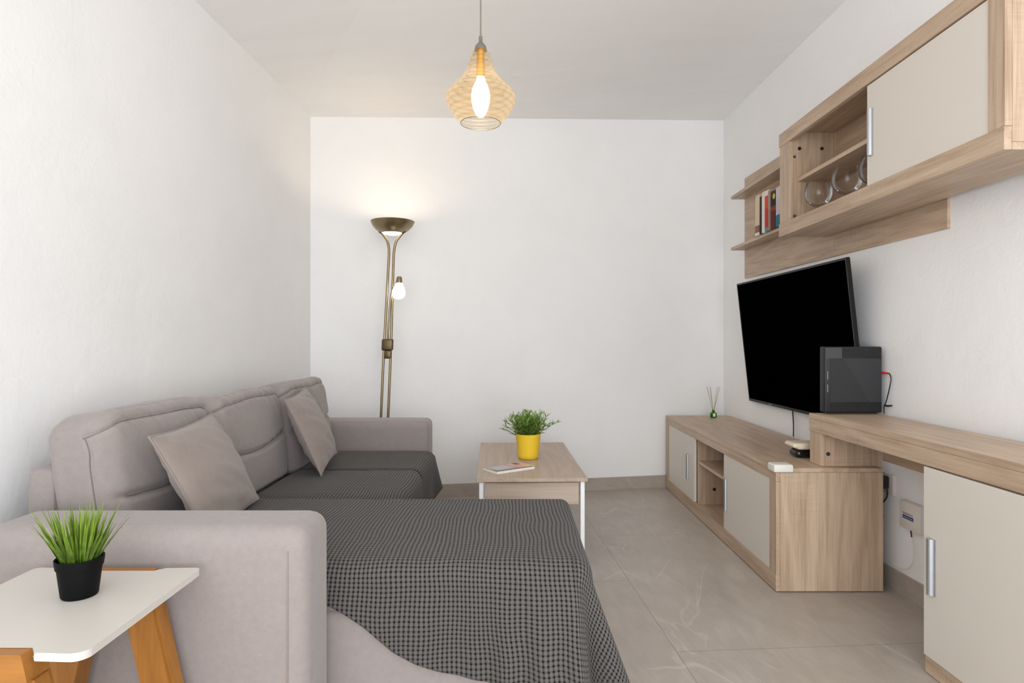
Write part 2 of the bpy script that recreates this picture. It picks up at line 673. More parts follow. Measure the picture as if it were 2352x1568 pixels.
def seat_def(p, u):
    p = p.copy()
    if p.z > 0:
        p.z += 0.012 * (1 - u[0] ** 2) * (1 - u[1] ** 2)
    return p


build('seat_cushion', softbox(-0.40, 1.858, 0.410, 1.17, 0.615, 0.140, 0.04, 22, seat_def), M['sofa'], sofa, sm=True)
build('seat_cushion', softbox(-0.79, 2.477, 0.375, 0.69, 0.54, 0.13, 0.045, 20, seat_def), M['sofa'], sofa, sm=True)
build('seat_cushion', softbox(-0.79, 3.028, 0.375, 0.69, 0.54, 0.13, 0.045, 20, seat_def), M['sofa'], sofa, sm=True)
# stitched seams of the near armrest end
bm = bmesh.new()
tube(bm, [(-0.486, 1.3390, 0.02), (-0.486, 1.3368, 0.16), (-0.486, 1.3360, 0.3), (-0.486, 1.3372, 0.45), (-0.486, 1.3392, 0.595)], 0.0014, 6)
build('seam', bm, plain('armrest_seam', (0.29, 0.225, 0.19, 1), 0.9), sofa)


def back_cushion(cx, cy, w, hgt, seed, lean=0.155, thick=0.145):
    def d(p, u):
        p = p.copy()
        ux, uy, uz = u
        front = ss(-0.2, 0.9, ux)
        # plump face, crease across the middle
        gz = -0.02 + 0.03 * (uy * uy - 0.5) + 0.012 * uy
        dz = p.z - gz
        edge = max(0.0, 1 - uy * uy)
        p.x += front * (0.030 * edge ** 0.6 * max(0.0, 1 - uz * uz) ** 0.6)
        p.x -= front * 0.020 * math.exp(-(dz / 0.008) ** 2) * ss(0.0, 0.25, 1 - abs(uy))
        # stitched line under the top edge
        tz = hgt / 2 - 0.040 - p.z
        p.x -= front * 0.007 * math.exp(-(tz / 0.006) ** 2)
        # drag wrinkles below the stitched line
        wr = nz(p.y * 2.6 + p.z * 1.3, seed, p.z * 0.30 - p.y * 0.15, 11.0)
        p.x += front * 0.0085 * wr * ss(-0.05, 0.18, p.z)
        p.x += front * 0.006 * nz(p.y, p.z, seed + 4, 4.5)
        p.z += 0.010 * nz(p.y, p.x, seed + 9, 5.0) * ss(0.0, 0.15, p.z)
        p.z -= 0.024 * ss(0.68, 1.0, abs(uy)) ** 1.5 * ss(0.0, 0.19, p.z)
        p.x -= front * 0.022 * ss(0.80, 1.0, abs(uy))
        p.y += 0.006 * uy * max(0, 1 - uz * uz)
        return Matrix.Rotation(-lean, 3, 'Y') @ p
    zc = 0.645 + (hgt - 0.38) / 2
    o = build('back_cushion', softbox(cx, cy, zc, thick, w, hgt, 0.026, 64, d), M['sofa'], sofa, sm=True)

    def on(ux, uy, uz):
        return d(Vector((ux * thick / 2, uy * w / 2, uz * hgt / 2)), (ux, uy, uz)) + Vector((cx, cy, zc))

    n = 48
    mid, side, top = [], [], []
    for k in range(n + 1):
        f = -0.80 + 1.60 * k / n
        gz = (-0.02 + 0.03 * (f * f - 0.5) + 0.012 * f) / (hgt / 2)
        mid.append(on(1.0, f, gz) + Vector((0.0005, 0, 0)))
        f = -0.985 + 1.95 * k / n
        top.append(on(1.0, f, 1 - 0.040 / (hgt / 2)) + Vector((0.0012, 0, 0.0008)))
        f = -0.95 + 1.75 * k / n
        side.append(on(0.80, -1.0, f) + Vector((0.0, -0.0004, 0)))
    from mathutils.bvhtree import BVHTree
    off = Vector(sofa.location)
    tree = BVHTree.FromPolygons([v.co + off for v in o.data.vertices], [tuple(p.vertices) for p in o.data.polygons])
    for pts, dr, lift in ((mid, Vector((-1, 0, 0)), 0.0004), (top, Vector((-1, 0, -0.5)).normalized(), 0.0004), (side, Vector((-0.25, 1, 0)).normalized(), 0.0004)):
        for k, p in enumerate(pts):
            h_ = tree.ray_cast(p - dr * 0.12, dr)[0]
            if h_ is not None:
                pts[k] = h_ - dr * lift
    for pts in (mid, top, side):
        bm = bmesh.new()
        tube(bm, pts, 0.0014, 6)
        build('seam', bm, M['seam'], o, sm=True)


back_cushion(-1.088, 1.845, 0.565, 0.41, 1.0)
back_cushion(-1.075, 2.427, 0.595, 0.400, 5.0)
back_cushion(-1.052, 3.022, 0.59, 0.405, 11.0)


# ================================================================== scatter cushions
def pillow_mesh(w, h, t, seed, n=34):
    """knife-edge cushion in the YZ plane, face normal +X"""
    bm = bmesh.new()
    sides = []
    for sgn in (1, -1):
        g = {}
        for i in range(n + 1):
            for j in range(n + 1):
                u = -1 + 2 * i / n
                v = -1 + 2 * j / n
                u = math.sin(u * PI / 2) * 0.55 + u * 0.45
                v = math.sin(v * PI / 2) * 0.55 + v * 0.45
                y = u * w / 2 * (1 - 0.065 * (1 - v * v) ** 1.0)
                z = v * h / 2 * (1 - 0.065 * (1 - u * u) ** 1.0)
                k = max(0, 1 - u * u) ** 0.55 * max(0, 1 - v * v) ** 0.55
                x = sgn * (t / 2 * k)
                ed = (1 - u * u) * (1 - v * v)
                x += 0.0075 * nz(y * 1.2 + z * 2.6, z * 0.3 - y * 0.5, seed + sgn, 12) * min(1, ed * 4)
                x += 0.0035 * nz(y, z, seed + sgn * 3, 40) * (1 - ed) * min(1, ed * 9)
                if i in (0, n) or j in (0, n):
                    x = 0.0
                    if sgn == -1:
                        g[i, j] = sides[0][i, j]
                        continue
                g[i, j] = bm.verts.new((x, y, z))
        sides.append(g)
        for i in range(n):
            for j in range(n):
                q = (g[i, j], g[i + 1, j], g[i + 1, j + 1], g[i, j + 1])
                bm.faces.new(q if sgn == 1 else q[::-1])
    # stitched edge
    return bm


def pillow(label, c, lean, yaw, roll, seed, w, h):
    t = thing('scatter_cushion', label, 'cushion', c, (0, 0, 0), 'scatter cushions on the sofa')
    t.rotation_euler = (Matrix.Rotation(yaw, 3, 'Z') @ Matrix.Rotation(-lean, 3, 'Y') @ Matrix.Rotation(roll, 3, 'X')).to_euler()
    build('cover', pillow_mesh(w, h, 0.112, seed), M['pillow'], t, world=False, sm=True)
    bm = bmesh.new()
    pts = []
    n = 40
    for k in range(n * 4 + 1):
        s, f = divmod(k, n)
        f = -1 + 2 * f / n
        s %= 4
        u, v = ((f, -1), (1, f), (-f, 1), (-1, -f))[s]
        pts.append((0.0, u * w / 2 * (1 - 0.065 * (1 - v * v)), v * h / 2 * (1 - 0.065 * (1 - u * u))))
    tube(bm, pts, 0.0028, 6, False)
    build('piping', bm, M['pillow'], t, world=False, sm=True)
    return t


pillow('taupe scatter cushion leaning across the two nearer back cushions', (-0.897, 1.842, 0.662), 0.47, 0.12, 0.02, 3.0, 0.465, 0.325)
pillow('taupe scatter cushion leaning on the far back cushion beside the throw', (-0.875, 2.715, 0.669), 0.42, 0.10, 0.06, 8.0, 0.41, 0.345)


# ================================================================== waffle throws
def cloth(name, label, P, nu, nv, uvf):
    bm = bmesh.new()
    uvl = bm.loops.layers.uv.new('UVMap')
    g = [[bm.verts.new(P(i / nu, j / nv)) for j in range(nv + 1)] for i in range(nu + 1)]
    for i in range(nu):
        for j in range(nv):
            f = bm.faces.new((g[i][j], g[i + 1][j], g[i + 1][j + 1], g[i][j + 1]))
            for lp, (a, b) in zip(f.loops, ((i, j), (i + 1, j), (i + 1, j + 1), (i, j + 1))):
                lp[uvl].uv = uvf(a / nu, b / nv)
    me = bpy.data.meshes.new(name)
    bm.to_mesh(me)
    bm.free()
    smooth(me)
    me.materials.append(M['throw'])
    o = bpy.data.objects.new(name, me)
    COL.objects.link(o)
    md = o.modifiers.new('thickness', 'SOLIDIFY')
    md.thickness = 0.006
    md.offset = 1.0
    return tag(o, label, 'throw', 'grey throws on the sofa')


R0 = 0.05


def drop(r, alpha, R=R0):
    """horizontal run and drop of cloth going over a rounded edge"""
    q = R * PI / 2
    if r <= 0:
        return r, 0.0
    if r < q:
        return R * math.sin(r / R), R * (1 - math.cos(r / R))
    return R + (r - q) * math.sin(alpha), R + (r - q) * math.cos(alpha)


CX0, CX1, CY0, CY1, CZ = -0.945, 0.205, 1.528, 2.192, 0.503   # chaise: left, right edge, front edge, rear edge, top


def chaise_flat(s, t):
    """flat cloth coordinates: a along the sofa front (x), b from the rear edge towards the front"""
    aR = (CX1 - R0) + 0.30
    a = CX0 + s * (aR - CX0)
    x = min(a, CX1 - R0)
    if x < -0.455:
        bm_ = 0.134
    else:
        q = x + 0.455
        hem = ((0.0, 0.134), (0.04, 0.155), (0.087, 0.186), (0.162, 0.248), (0.215, 0.275), (0.268, 0.292), (0.342, 0.309), (0.45, 0.328), (0.70, 0.40))
        bm_ = 0.40
        for (qa, ba), (qb, bb) in zip(hem, hem[1:]):
            if q <= qb:
                bm_ = ba + (bb - ba) * max(0.0, (q - qa)) / (qb - qa)
                break
    if a > CX1 - R0:
        bm_ += 0.06
    top = (CY1 - R0) - (CY0 + R0)
    b0, b1 = -(top + 0.085), bm_
    # keep the grid dense near the edges
    b = b0 + t * (b1 - b0)
    return a, b


def chaise_P(s, t):
    a, b = chaise_flat(s, t)
    xe, ye = CX1 - R0, CY0 + R0
    top = (CY1 - R0) - ye
    zt = CZ
    if a <= xe:
        yy = ye - min(0, b) if b < 0 else ye
        uu = (a - CX0) / (CX1 - CX0) * 2 - 1
        vv = max(-1, min(1, (b + top / 2) / (top / 2)))
        zt += 0.014 * (1 - uu ** 4) * (1 - vv ** 2) + 0.004 * nz(a, b, 2.0, 4.0) * (1 - vv ** 4)
    if b < -top:                       # rear edge rolls down
        rr, dd = drop(-top - b, 0.02)
        Y = CY1 - R0 + rr
        if a <= xe:
            return Vector((a, Y, zt - dd))
        r2, d2 = drop(a - xe, 0.06)
        return Vector((xe + r2, min(Y, CY1), zt - max(dd, d2)))
    if a <= xe and b <= 0:
        return Vector((a, ye - b, zt))
    if b <= 0:
        al = 0.10 + 0.05 * math.sin(b * 16)
        rr, dd = drop(a - xe, al)
        return Vector((xe + rr, ye - b, zt - dd))
    if a <= xe:
        k = ss(-0.02, xe, a)
        al = 0.035 + 0.315 * k + 0.06 * math.sin(a * 21 + 1.0) * ss(-0.3, 0.0, a) * (1 - k) + 0.03 * ss(-0.3, 0, a) * (1 - k)
        rr, dd = drop(b, al)
        rr += 0.085 * max(0, dd - R0) * (0.5 + 0.5 * math.cos(2 * PI * (a - xe) / 0.085)) * ss(-0.20, 0.05, a) - 0.02 * max(0, dd - R0) * ss(-0.2, 0.05, a)
        return Vector((a + 0.015 * k * max(0, dd - R0) * 3, ye - rr, zt - dd))
    r = math.hypot(a - xe, b)
    ph = math.atan2(a - xe, b)
    al = 0.165 + 0.185 * math.cos(2 * PI * ph / 1.02)
    rr, dd = drop(r, al)
    rr += 0.065 * max(0, dd - R0) * math.cos(ph)
    fold = 0.05 * math.sin(2 * PI * ph / 1.0) * max(0, r - 0.1) / 0.3
    ph2 = ph - fold
    return Vector((xe + 0.015 * max(0, dd - R0) * 3 + rr * math.sin(ph2), ye - rr * math.cos(ph2), zt - dd))


cloth('throw_blanket', 'dark grey waffle throw draped over the chaise in front', chaise_P, 190, 150,
      lambda s, t: chaise_flat(s, t))

SX0, SXf, SZ = -1.0, -0.398, 0.481


def seat_flat(s, t):
    y = 2.212 + s * (3.285 - 2.212)
    hang = 0.275 + 0.012 * math.sin(y * 9) - 0.035 * ss(3.05, 3.25, y)
    x0 = -0.945
    b = (x0 - (SXf - R0)) + t * (hang - (x0 - (SXf - R0)))
    return y, b


def seat_P(s, t):
    y, b = seat_flat(s, t)
    c = math.exp(-((y - 2.752) / 0.018) ** 2)
    e = ss(2.212, 2.30, y) * ss(3.285, 3.19, y)
    xe = SXf - R0
    z = SZ + 0.012 * math.sin(PI * ((y - 2.212) / 0.547 % 1.0)) - 0.032 * c - 0.010 * (1 - e)
    z += 0.003 * nz(y, b, 7.0, 6.0)
    xx = xe + 0.012 * math.sin(PI * ((y - 2.212) / 0.547 % 1.0)) - 0.03 * c
    if y > 2.752:
        xx -= 0.008
        z -= 0.004
    if b <= 0:
        return Vector((xx + b, y, z))
    al = 0.02 + 0.03 * math.sin(y * 24) + 0.22 * ss(3.12, 3.27, y)
    rr, dd = drop(b, al)
    return Vector((xx + rr, y + 0.02 * ss(3.1, 3.27, y) * dd * 4, z - dd))


cloth('throw_blanket', 'dark grey waffle throw spread over the two far sofa seats', seat_P, 150, 110,
      lambda s, t: seat_flat(s, t)[::-1])

# ================================================================== coffee table
ct = thing('coffee_table', 'oak topped coffee table with white metal legs near back wall', 'table', (0.0765, 3.30, 0), (0, 0, 0.03))
hw, hl, zt = 0.253, 0.50, 0.43
bm = bbox(-hw, hw, -hl, hl, zt - 0.017, zt, 0.0015, 1)
build('table_top', bm, M['woodt'], ct, world=False)
bm = bbox(-hw + 0.038, hw - 0.038, -hl + 0.022, -hl + 0.038, zt - 0.125, zt - 0.024, 0.001, 1)
build('drawer_front', bm, M['woodtx'], ct, world=False)
bm = bbox(-hw + 0.038, hw - 0.038, -hl + 0.04, hl - 0.03, zt - 0.115, zt - 0.018, 0.0, 1)
build('drawer_box', bm, M['woodt'], ct, world=False)
for sx in (-1, 1):
    for sy in (-1, 1):
        x, y = sx * (hw - 0.022), sy * (hl - 0.022)
        build('leg', bbox(x - 0.0095, x + 0.0095, y - 0.0095, y + 0.0095, 0, zt - 0.0175, 0.001, 1), M['steel'], ct, world=False)
for sx in (-1, 1):
    x = sx * (hw - 0.022)
    build('side_rail', bbox(x - 0.008, x + 0.008, -hl + 0.033, hl - 0.033, zt - 0.034, zt - 0.018), M['steel'], ct, world=False)

# plant in yellow pot
pt = thing('potted_plant', 'green leafy plant in a yellow pot on the coffee table', 'plant', (0.086, 3.285, 0.4305))
bm = bmesh.new()
lathe(bm, [(0.047, 0.0), (0.053, 0.004), (0.0555, 0.02), (0.0675, 0.128), (0.0685, 0.131), (0.066, 0.132), (0.0635, 0.125),
           (0.061, 0.108)], 48, cap1=False)
build('pot', bm, M['yellow'], pt, world=False, sm=0.9)
bm = bmesh.new()
lathe(bm, [(0.0, 0.110), (0.0605, 0.108)], 32, cap0=False, cap1=False)
build('soil', bm, M['soil'], pt, world=False)


def blade(bm, base, d, length, width, curl, seg=5, roll=0.0):
    """a tapered curved leaf"""
    d = Vector(d).normalized()
    side = d.cross(Vector((0, 0, 1)))
    if side.length < 0.05:
        side = Vector((1, 0, 0))
    side.normalize()
    side = Matrix.Rotation(roll, 3, d) @ side
    p = Vector(base)
    prev = None
    for k in range(seg + 1):
        t = k / seg
        w = width * (0.55 + 0.9 * t - 1.45 * t ** 2.2) if t < 1 else 0.0002
        w = max(w, 0.0003)
        nrm = side.cross(d).normalized()
        row = (bm.verts.new(p - side * w / 2), bm.verts.new(p + nrm * w * 0.14), bm.verts.new(p + side * w / 2))
        if prev:
            bm.faces.new((prev[0], prev[1], row[1], row[0]))
            bm.faces.new((prev[1], prev[2], row[2], row[1]))
        prev = row
        d = (d + Vector((0, 0, -curl / seg))).normalized()
        p = p + d * length / seg


rnd = random.Random(4)
bl = bmesh.new()
st = bmesh.new()
for k in range(74):
    an = rnd.uniform(0, 2 * PI)
    r0 = rnd.uniform(0.0, 0.045)
    tilt = rnd.uniform(0.05, 0.55) + (0.35 if rnd.random() < 0.25 else 0)
    base = Vector((r0 * math.cos(an), r0 * math.sin(an), 0.108))
    d = Vector((math.cos(an) * math.sin(tilt), math.sin(an) * math.sin(tilt), math.cos(tilt)))
    L = rnd.uniform(0.075, 0.135) * (1.12 if tilt > 0.6 else 1)
    pts = []
    p, dd = base.copy(), d.copy()
    for i in range(6):
        pts.append(p.copy())
        dd = (dd + Vector((0, 0, -0.03 - 0.05 * (tilt > 0.5)))).normalized()
        p = p + dd * L / 5
    tube(st, pts, 0.0012, 5)
    for i in range(1, 6):
        for q in range(4):
            a2 = rnd.uniform(0, 2 * PI)
            perp = Vector((math.cos(a2), math.sin(a2), rnd.uniform(-0.1, 0.5)))
            ld = (dd * 0.9 + perp * 0.75)
            blade(bl, pts[i], ld, rnd.uniform(0.024, 0.042), rnd.uniform(0.005, 0.009), 0.15, 3, rnd.uniform(-1, 1))
build('stems', st, M['leaf'], pt, world=False)
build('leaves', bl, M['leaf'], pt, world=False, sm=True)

# paperback lying on the coffee table
bk = thing('book', 'thin pale paperback with grey and pink cover lying on coffee table', 'book', (-0.015, 2.995, 0.4307), (0, 0, 0.61))
bw, bd, bh2 = 0.222, 0.125, 0.013
build('page_block', bbox(-bw / 2 + 0.002, bw / 2 - 0.002, -bd / 2 + 0.0015, bd / 2 - 0.001, 0.0012, bh2 - 0.001), M['paper'], bk, world=False)
bm = bbox(-bw / 2, bw / 2, -bd / 2, bd / 2, 0, 0.0012)
build('back_cover', bm, M['paper'], bk, world=False)


def cover_mat():
    t = NT('printed_cover')
    sep = t.add('ShaderNodeSeparateXYZ')
    t.link(t.obj(), sep.inputs[0])
    x, y = sep.outputs[0], sep.outputs[1]
    pink = t.math('MULTIPLY', t.math('GREATER_THAN', x, 0.018), t.math('LESS_THAN', x, 0.06))
    blk = t.math('MULTIPLY', t.math('GREATER_THAN', x, 0.055), t.math('MULTIPLY', t.math('LESS_THAN', x, 0.085), t.math('GREATER_THAN', y, 0.02)))
    pale = t.math('MULTIPLY', t.math('LESS_THAN', x, -0.005), t.math('MULTIPLY', t.math('GREATER_THAN', x, -0.085), t.math('LESS_THAN', t.math('ABSOLUTE', y), 0.04)))
    c = t.mix(pale, (0.35, 0.33, 0.33, 1), (0.50, 0.45, 0.45, 1))
    c = t.mix(t.math('GREATER_THAN', x, 0.018), c, (0.62, 0.50, 0.44, 1))
    c = t.mix(pink, c, (0.72, 0.34, 0.28, 1))
    c = t.mix(blk, c, (0.05, 0.025, 0.01, 1))
    return t.set(color=c, rough=0.35)


bm = bmesh.new()
prev = None
nn = 14
for i in range(nn + 1):      # front cover, lifting slightly along its free edge
    y = -bd / 2 + bd * i / nn
    z = bh2 - 0.0008 + 0.012 * ss(0.2, 1.0, 1 - i / nn) * 0.35
    row = [bm.verts.new((-bw / 2, y, z)), bm.verts.new((bw / 2, y, z)), bm.verts.new((bw / 2, y, z + 0.0008)), bm.verts.new((-bw / 2, y, z + 0.0008))]
    if prev:
        for k in range(4):
            bm.faces.new((prev[k], prev[(k + 1) % 4], row[(k + 1) % 4], row[k]))
    else:
        bm.faces.new(row)
    prev = row
bm.faces.new(prev[::-1])
build('front_cover', bm, cover_mat(), bk, world=False)

# ================================================================== floor lamp
lamp_lean = math.radians(2.4)
fl_t = thing('floor_lamp', 'antique brass uplighter floor lamp with reading arm behind the sofa', 'lamp', (-0.808, 3.80, 0.0))


def lean(p):
    return Vector((p[0] + p[2] * math.tan(lamp_lean), p[1], p[2]))


def leanbm(bm):
    for v in bm.verts:
        v.co = lean(v.co)
    return bm


bm = bmesh.new()
lathe(bm, [(0.118, 0.0), (0.118, 0.012), (0.11, 0.02), (0.03, 0.028), (0.0, 0.028)], 40, cap1=False)
build('base', bm, M['bronze'], fl_t, world=False, sm=0.6)
for sx in (-1, 1):
    bm = bmesh.new()
    pts = [(sx * 0.0225, 0, 0.02), (sx * 0.0215, 0, 0.9), (sx * 0.0175, 0, 1.30), (sx * 0.015, 0, 1.52), (sx * 0.016, 0, 1.61),
           (sx * 0.027, 0, 1.665), (sx * 0.052, 0, 1.702), (sx * 0.068, 0, 1.722)]
    tube(bm, [lean(p) for p in smoothpath(pts, 8)], 0.0080, 12)
    build('pole', bm, M['bronze'], fl_t, world=False, sm=True)
bm = bmesh.new()
lathe(bm, [(0.066, 1.715), (0.098, 1.734), (0.121, 1.758), (0.134, 1.786), (0.1325, 1.787), (0.118, 1.762), (0.095, 1.739), (0.064, 1.720)],
      56, cap0=False, cap1=False)
rng = [e for e in bm.edges if e.is_boundary]
build('lamp_shade', leanbm(bm), M['bronze'], fl_t, world=False, sm=0.9)
bm = bmesh.new()
lathe(bm, [(0.0, 1.703), (0.03, 1.705), (0.055, 1.711), (0.066, 1.719), (0.0, 1.7195)], 40, cap0=False, cap1=False)
build('glass_diffuser', leanbm(bm), glow('lit_opal_glass', (1.0, 0.93, 0.80, 1), 2.2), fl_t, world=False, sm=True)
bm = bmesh.new()
lathe(bm, [(0.0, 1.727), (0.045, 1.727), (0.045, 1.745), (0.0, 1.748)], 24, cap0=False, cap1=False)
build('bulb', leanbm(bm), glow('lit_uplight_bulb', (1.0, 0.78, 0.52, 1), 40.0), fl_t, world=False)
for sx in (-1, 1):
    bm = bmesh.new()
    tube(bm, [lean((sx * 0.062, -0.004, 1.716)), lean((sx * 0.080, -0.008, 1.728))], 0.0085, 10)
    build('joint_knob', bm, M['bronzed'], fl_t, world=False, sm=0.7)
bm = bbox(-0.034, 0.034, -0.02, 0.02, 0.995, 1.065, 0.008, 3)
build('clamp', leanbm(bm), M['bronzed'], fl_t, world=False, sm=0.6)
bm = bbox(-0.013, 0.026, -0.026, 0.018, 0.945, 0.995, 0.006, 2)
build('dimmer_switch', leanbm(bm), M['bronzed'], fl_t, world=False, sm=0.6)
bm = bmesh.new()
ap = smoothpath([(0.002, -0.01, 1.06), (0.003, -0.016, 1.12), (0.007, -0.02, 1.24), (0.013, -0.022, 1.32), (0.022, -0.028, 1.36), (0.040, -0.042, 1.395),
                 (0.058, -0.05, 1.425), (0.064, -0.05, 1.435)], 6)
tube(bm, [lean(p) for p in ap], 0.0062, 12)
build('reading_arm', bm, M['bronze'], fl_t, world=False, sm=True)
bm = bmesh.new()
lathe(bm, [(0.0, 1.445), (0.013, 1.443), (0.017, 1.432), (0.0195, 1.405), (0.0, 1.404)], 28, c=(0.064, -0.05, 0), cap0=False, cap1=False)
build('bulb_socket', leanbm(bm), M['bronze'], fl_t, world=False, sm=0.8)
bm = bmesh.new()
lathe(bm, [(0.0, 1.306), (0.018, 1.308), (0.033, 1.318), (0.0405, 1.337), (0.039, 1.358), (0.030, 1.382), (0.020, 1.404), (0.0, 1.405)], 32,
      c=(0.064, -0.05, 0), cap0=False, cap1=False)
build('reading_shade', leanbm(bm), glow('lit_reading_glass', (1.0, 0.94, 0.86, 1), 4.5), fl_t, world=False, sm=True)

# ================================================================== pendant lamp
PX, PY = -0.1126, 2.22
pz = CLz(PX, PY) + 0.001
pd = thing('pendant_lamp', 'amber glass pendant lamp hanging from the ceiling', 'lamp', (PX, PY, 1.833))
bm = bmesh.new()
tube(bm, [(0, 0, 0.295), (0, 0, pz - 1.833)], 0.0026, 8)
build('cord', bm, plain('pale_cord', (0.22, 0.195, 0.155, 1), 0.8), pd, world=False)
bm = bmesh.new()
lathe(bm, [(0.0, pz - 1.833 - 0.03), (0.045, pz - 1.833 - 0.028), (0.05, pz - 1.833 - 0.001), (0.0, pz - 1.833)], 32, cap0=False, cap1=False)
build('ceiling_rose', bm, M['nickel'], pd, world=False, sm=0.7)
bm = bmesh.new()
lathe(bm, [(0.0, 0.312), (0.0065, 0.311), (0.0068, 0.292), (0.012, 0.285), (0.0185, 0.278), (0.0215, 0.268), (0.0225, 0.262), (0.0, 0.2615)], 32,
      cap0=False, cap1=False)
build('lamp_cap', bm, M['nickel'], pd, world=False, sm=0.7)
prof = [(0.0225, 0.262), (0.027, 0.257), (0.0325, 0.247), (0.038, 0.230), (0.044, 0.209), (0.0515, 0.187), (0.062, 0.168), (0.076, 0.150),
        (0.094, 0.132), (0.110, 0.117), (0.1205, 0.103), (0.1245, 0.091), (0.1235, 0.080), (0.118, 0.065), (0.109, 0.047), (0.098, 0.031),
        (0.086, 0.016), (0.077, 0.006), (0.0715, 0.0)]
dense = smoothpath([(r, 0, z) for r, z in prof], 6)
ridge = [(p.x + 0.0014 * math.sin(p.z * 340) * ss(0.0, 0.02, p.z), p.z) for p in dense]
bm = bmesh.new()
lathe(bm, ridge, 72, cap0=False, cap1=False)
build('lamp_shade', bm, M['amber'], pd, world=False, sm=True)
bm = bmesh.new()
tube(bm, [(0.0712 * math.cos(a * PI / 32), 0.0712 * math.sin(a * PI / 32), 0.0) for a in range(65)], 0.0013, 6, False)
build('glass_rim', bm, M['nickel'], pd, world=False, sm=True)
bm = bmesh.new()
lathe(bm, [(0.0, 0.262), (0.013, 0.262), (0.0135, 0.215), (0.0155, 0.213), (0.0155, 0.165), (0.0, 0.164)], 24, cap0=False, cap1=False)
build('bulb_socket', bm, plain('gold_socket', (0.65, 0.40, 0.12, 1), 0.35, 0.7), pd, world=False, sm=0.6)
bm = bmesh.new()
lathe(bm, [(max(0.0, p.x), p.z) for p in smoothpath([(0.0135, 0, 0.166), (0.016, 0, 0.152), (0.026, 0, 0.132), (0.0325, 0, 0.105), (0.0315, 0, 0.075), (0.023, 0, 0.045), (0.012, 0, 0.026), (0.0, 0, 0.021)], 5)], 36, cap1=False)
build('bulb', bm, glow('lit_filament_bulb', (1.0, 0.80, 0.48, 1), 26.0), pd, world=False, sm=True)

# ================================================================== side table
TZ = 0.573
sx0, sx1, sy0, sy1 = -1.005, -0.655, 0.945, 1.305
stb = thing('side_table', 'white topped side table with orange wood legs beside the sofa arm', 'table', (-0.83, 1.125, 0))
# top outline with notched front and rear edges and rounded corners
nl, nr = -0.905, -0.745
dn = 0.021


def arc(cx, cy, r, a0, a1, n=18):
    return [(cx + r * math.cos(math.radians(a0 + (a1 - a0) * i / n)), cy + r * math.sin(math.radians(a0 + (a1 - a0) * i / n))) for i in range(n + 1)]


r = 0.022
out = []
out += arc(sx0 + r, sy0 + r, r, 180, 270)
out += [(nl - 0.014, sy0), (nl, sy0 + dn), (nr, sy0 + dn), (nr + 0.014, sy0)]
out += arc(sx1 - r, sy0 + r, r, 270, 360)
r = 0.013
out += arc(sx1 - r, sy1 - r, r, 0, 90)
out += [(nr + 0.014, sy1), (nr, sy1 - dn), (nl, sy1 - dn), (nl - 0.014, sy1)]
out += arc(sx0 + r, sy1 - r, r, 90, 180)
bm = bmesh.new()
prism(bm, out, 2, TZ - 0.013, TZ)
eg = [e for e in bm.edges if abs(e.verts[0].co.z - e.verts[1].co.z) < 1e-6]
bmesh.ops.bevel(bm, geom=eg, offset=0.003, segments=2, profile=0.5, affect='EDGES')
build('table_top', bm, M['white'], stb)
spl = 0.228


def trestle(y0, y1, lip0, lip1):
    """A-shaped end frame: splayed moulded legs under a beam whose lip sits flush in the table-top notch"""
    w = 0.058
    cx = (nl + nr) / 2
    hx = (nr - nl) / 2 - 0.004
    za, zb = TZ - 0.0138, TZ - 0.044
    for s in (-1, 1):
        def ox(z, d=0.0):
            return cx + s * (hx + spl * (TZ - z) + d)
        bm = bmesh.new()
        prism(bm, [(ox(zb), zb - 0.0003), (ox(0), 0.0), (ox(0, -w), 0.0), (ox(zb, -w), zb - 0.0003)], 1, y0, y1)
        # stepped moulding along the outer side
        prism(bm, [(ox(zb, 0.004), zb - 0.0003), (ox(0, 0.004), 0.0), (ox(0, -0.004), 0.0), (ox(zb, -0.004), zb - 0.0003)], 1, y0 + 0.009, y1 - 0.009)
        build('leg', bm, M['pinez'], stb)
    bm = bmesh.new()
    e = spl * 0.044
    e2 = spl * 0.0138
    prism(bm, [(cx - hx - e, zb), (cx - hx - e2, za), (cx + hx + e2, za), (cx + hx + e, zb)], 1, y0, y1)
    prism(bm, [(cx - hx - e2, za), (cx - hx, TZ - 0.0008), (cx + hx, TZ - 0.0008), (cx + hx + e2, za)], 1, lip0, lip1)
    build('top_rail', bm, M['pinex'], stb)


trestle(sy0 - 0.003, sy0 + 0.045, sy0 - 0.003, sy0 + dn - 0.001)
trestle(sy1 - 0.046, sy1 + 0.002, sy1 - dn + 0.001, sy1 + 0.002)

# grass in a black pot
gp = thing('potted_grass', 'tuft of artificial grass in a black pot on the white side table', 'plant', (-0.8126, 1.162, TZ + 0.0004))
bm = bmesh.new()
lathe(bm, [(0.0, 0.0), (0.0285, 0.0), (0.0305, 0.003), (0.0365, 0.054), (0.0385, 0.055), (0.0405, 0.071), (0.0395, 0.0725), (0.0375, 0.071), (0.0355, 0.058)],
      44, cap0=False, cap1=False)
build('pot', bm, M['blackpot'], gp, world=False, sm=0.7)
bm = bmesh.new()
lathe(bm, [(0.0, 0.061), (0.036, 0.059)], 28, cap0=False, cap1=False)
build('soil', bm, M['soil'], gp, world=False)
rnd = random.Random(11)
bl = bmesh.new()
for k in range(160):
    an = rnd.uniform(0, 2 * PI)
    r0 = 0.031 * math.sqrt(rnd.random())
    tilt = (0.05 + 0.62 * r0 / 0.031 * rnd.uniform(0.2, 1.0))
    d = (math.cos(an) * math.sin(tilt), math.sin(an) * math.sin(tilt), math.cos(tilt))
    L = rnd.uniform(0.060, 0.116)
    blade(bl, (r0 * math.cos(an), r0 * math.sin(an), 0.063), d, L, rnd.uniform(0.0030, 0.0080), rnd.uniform(0.0, 0.40), 6, rnd.uniform(-0.8, 0.8))
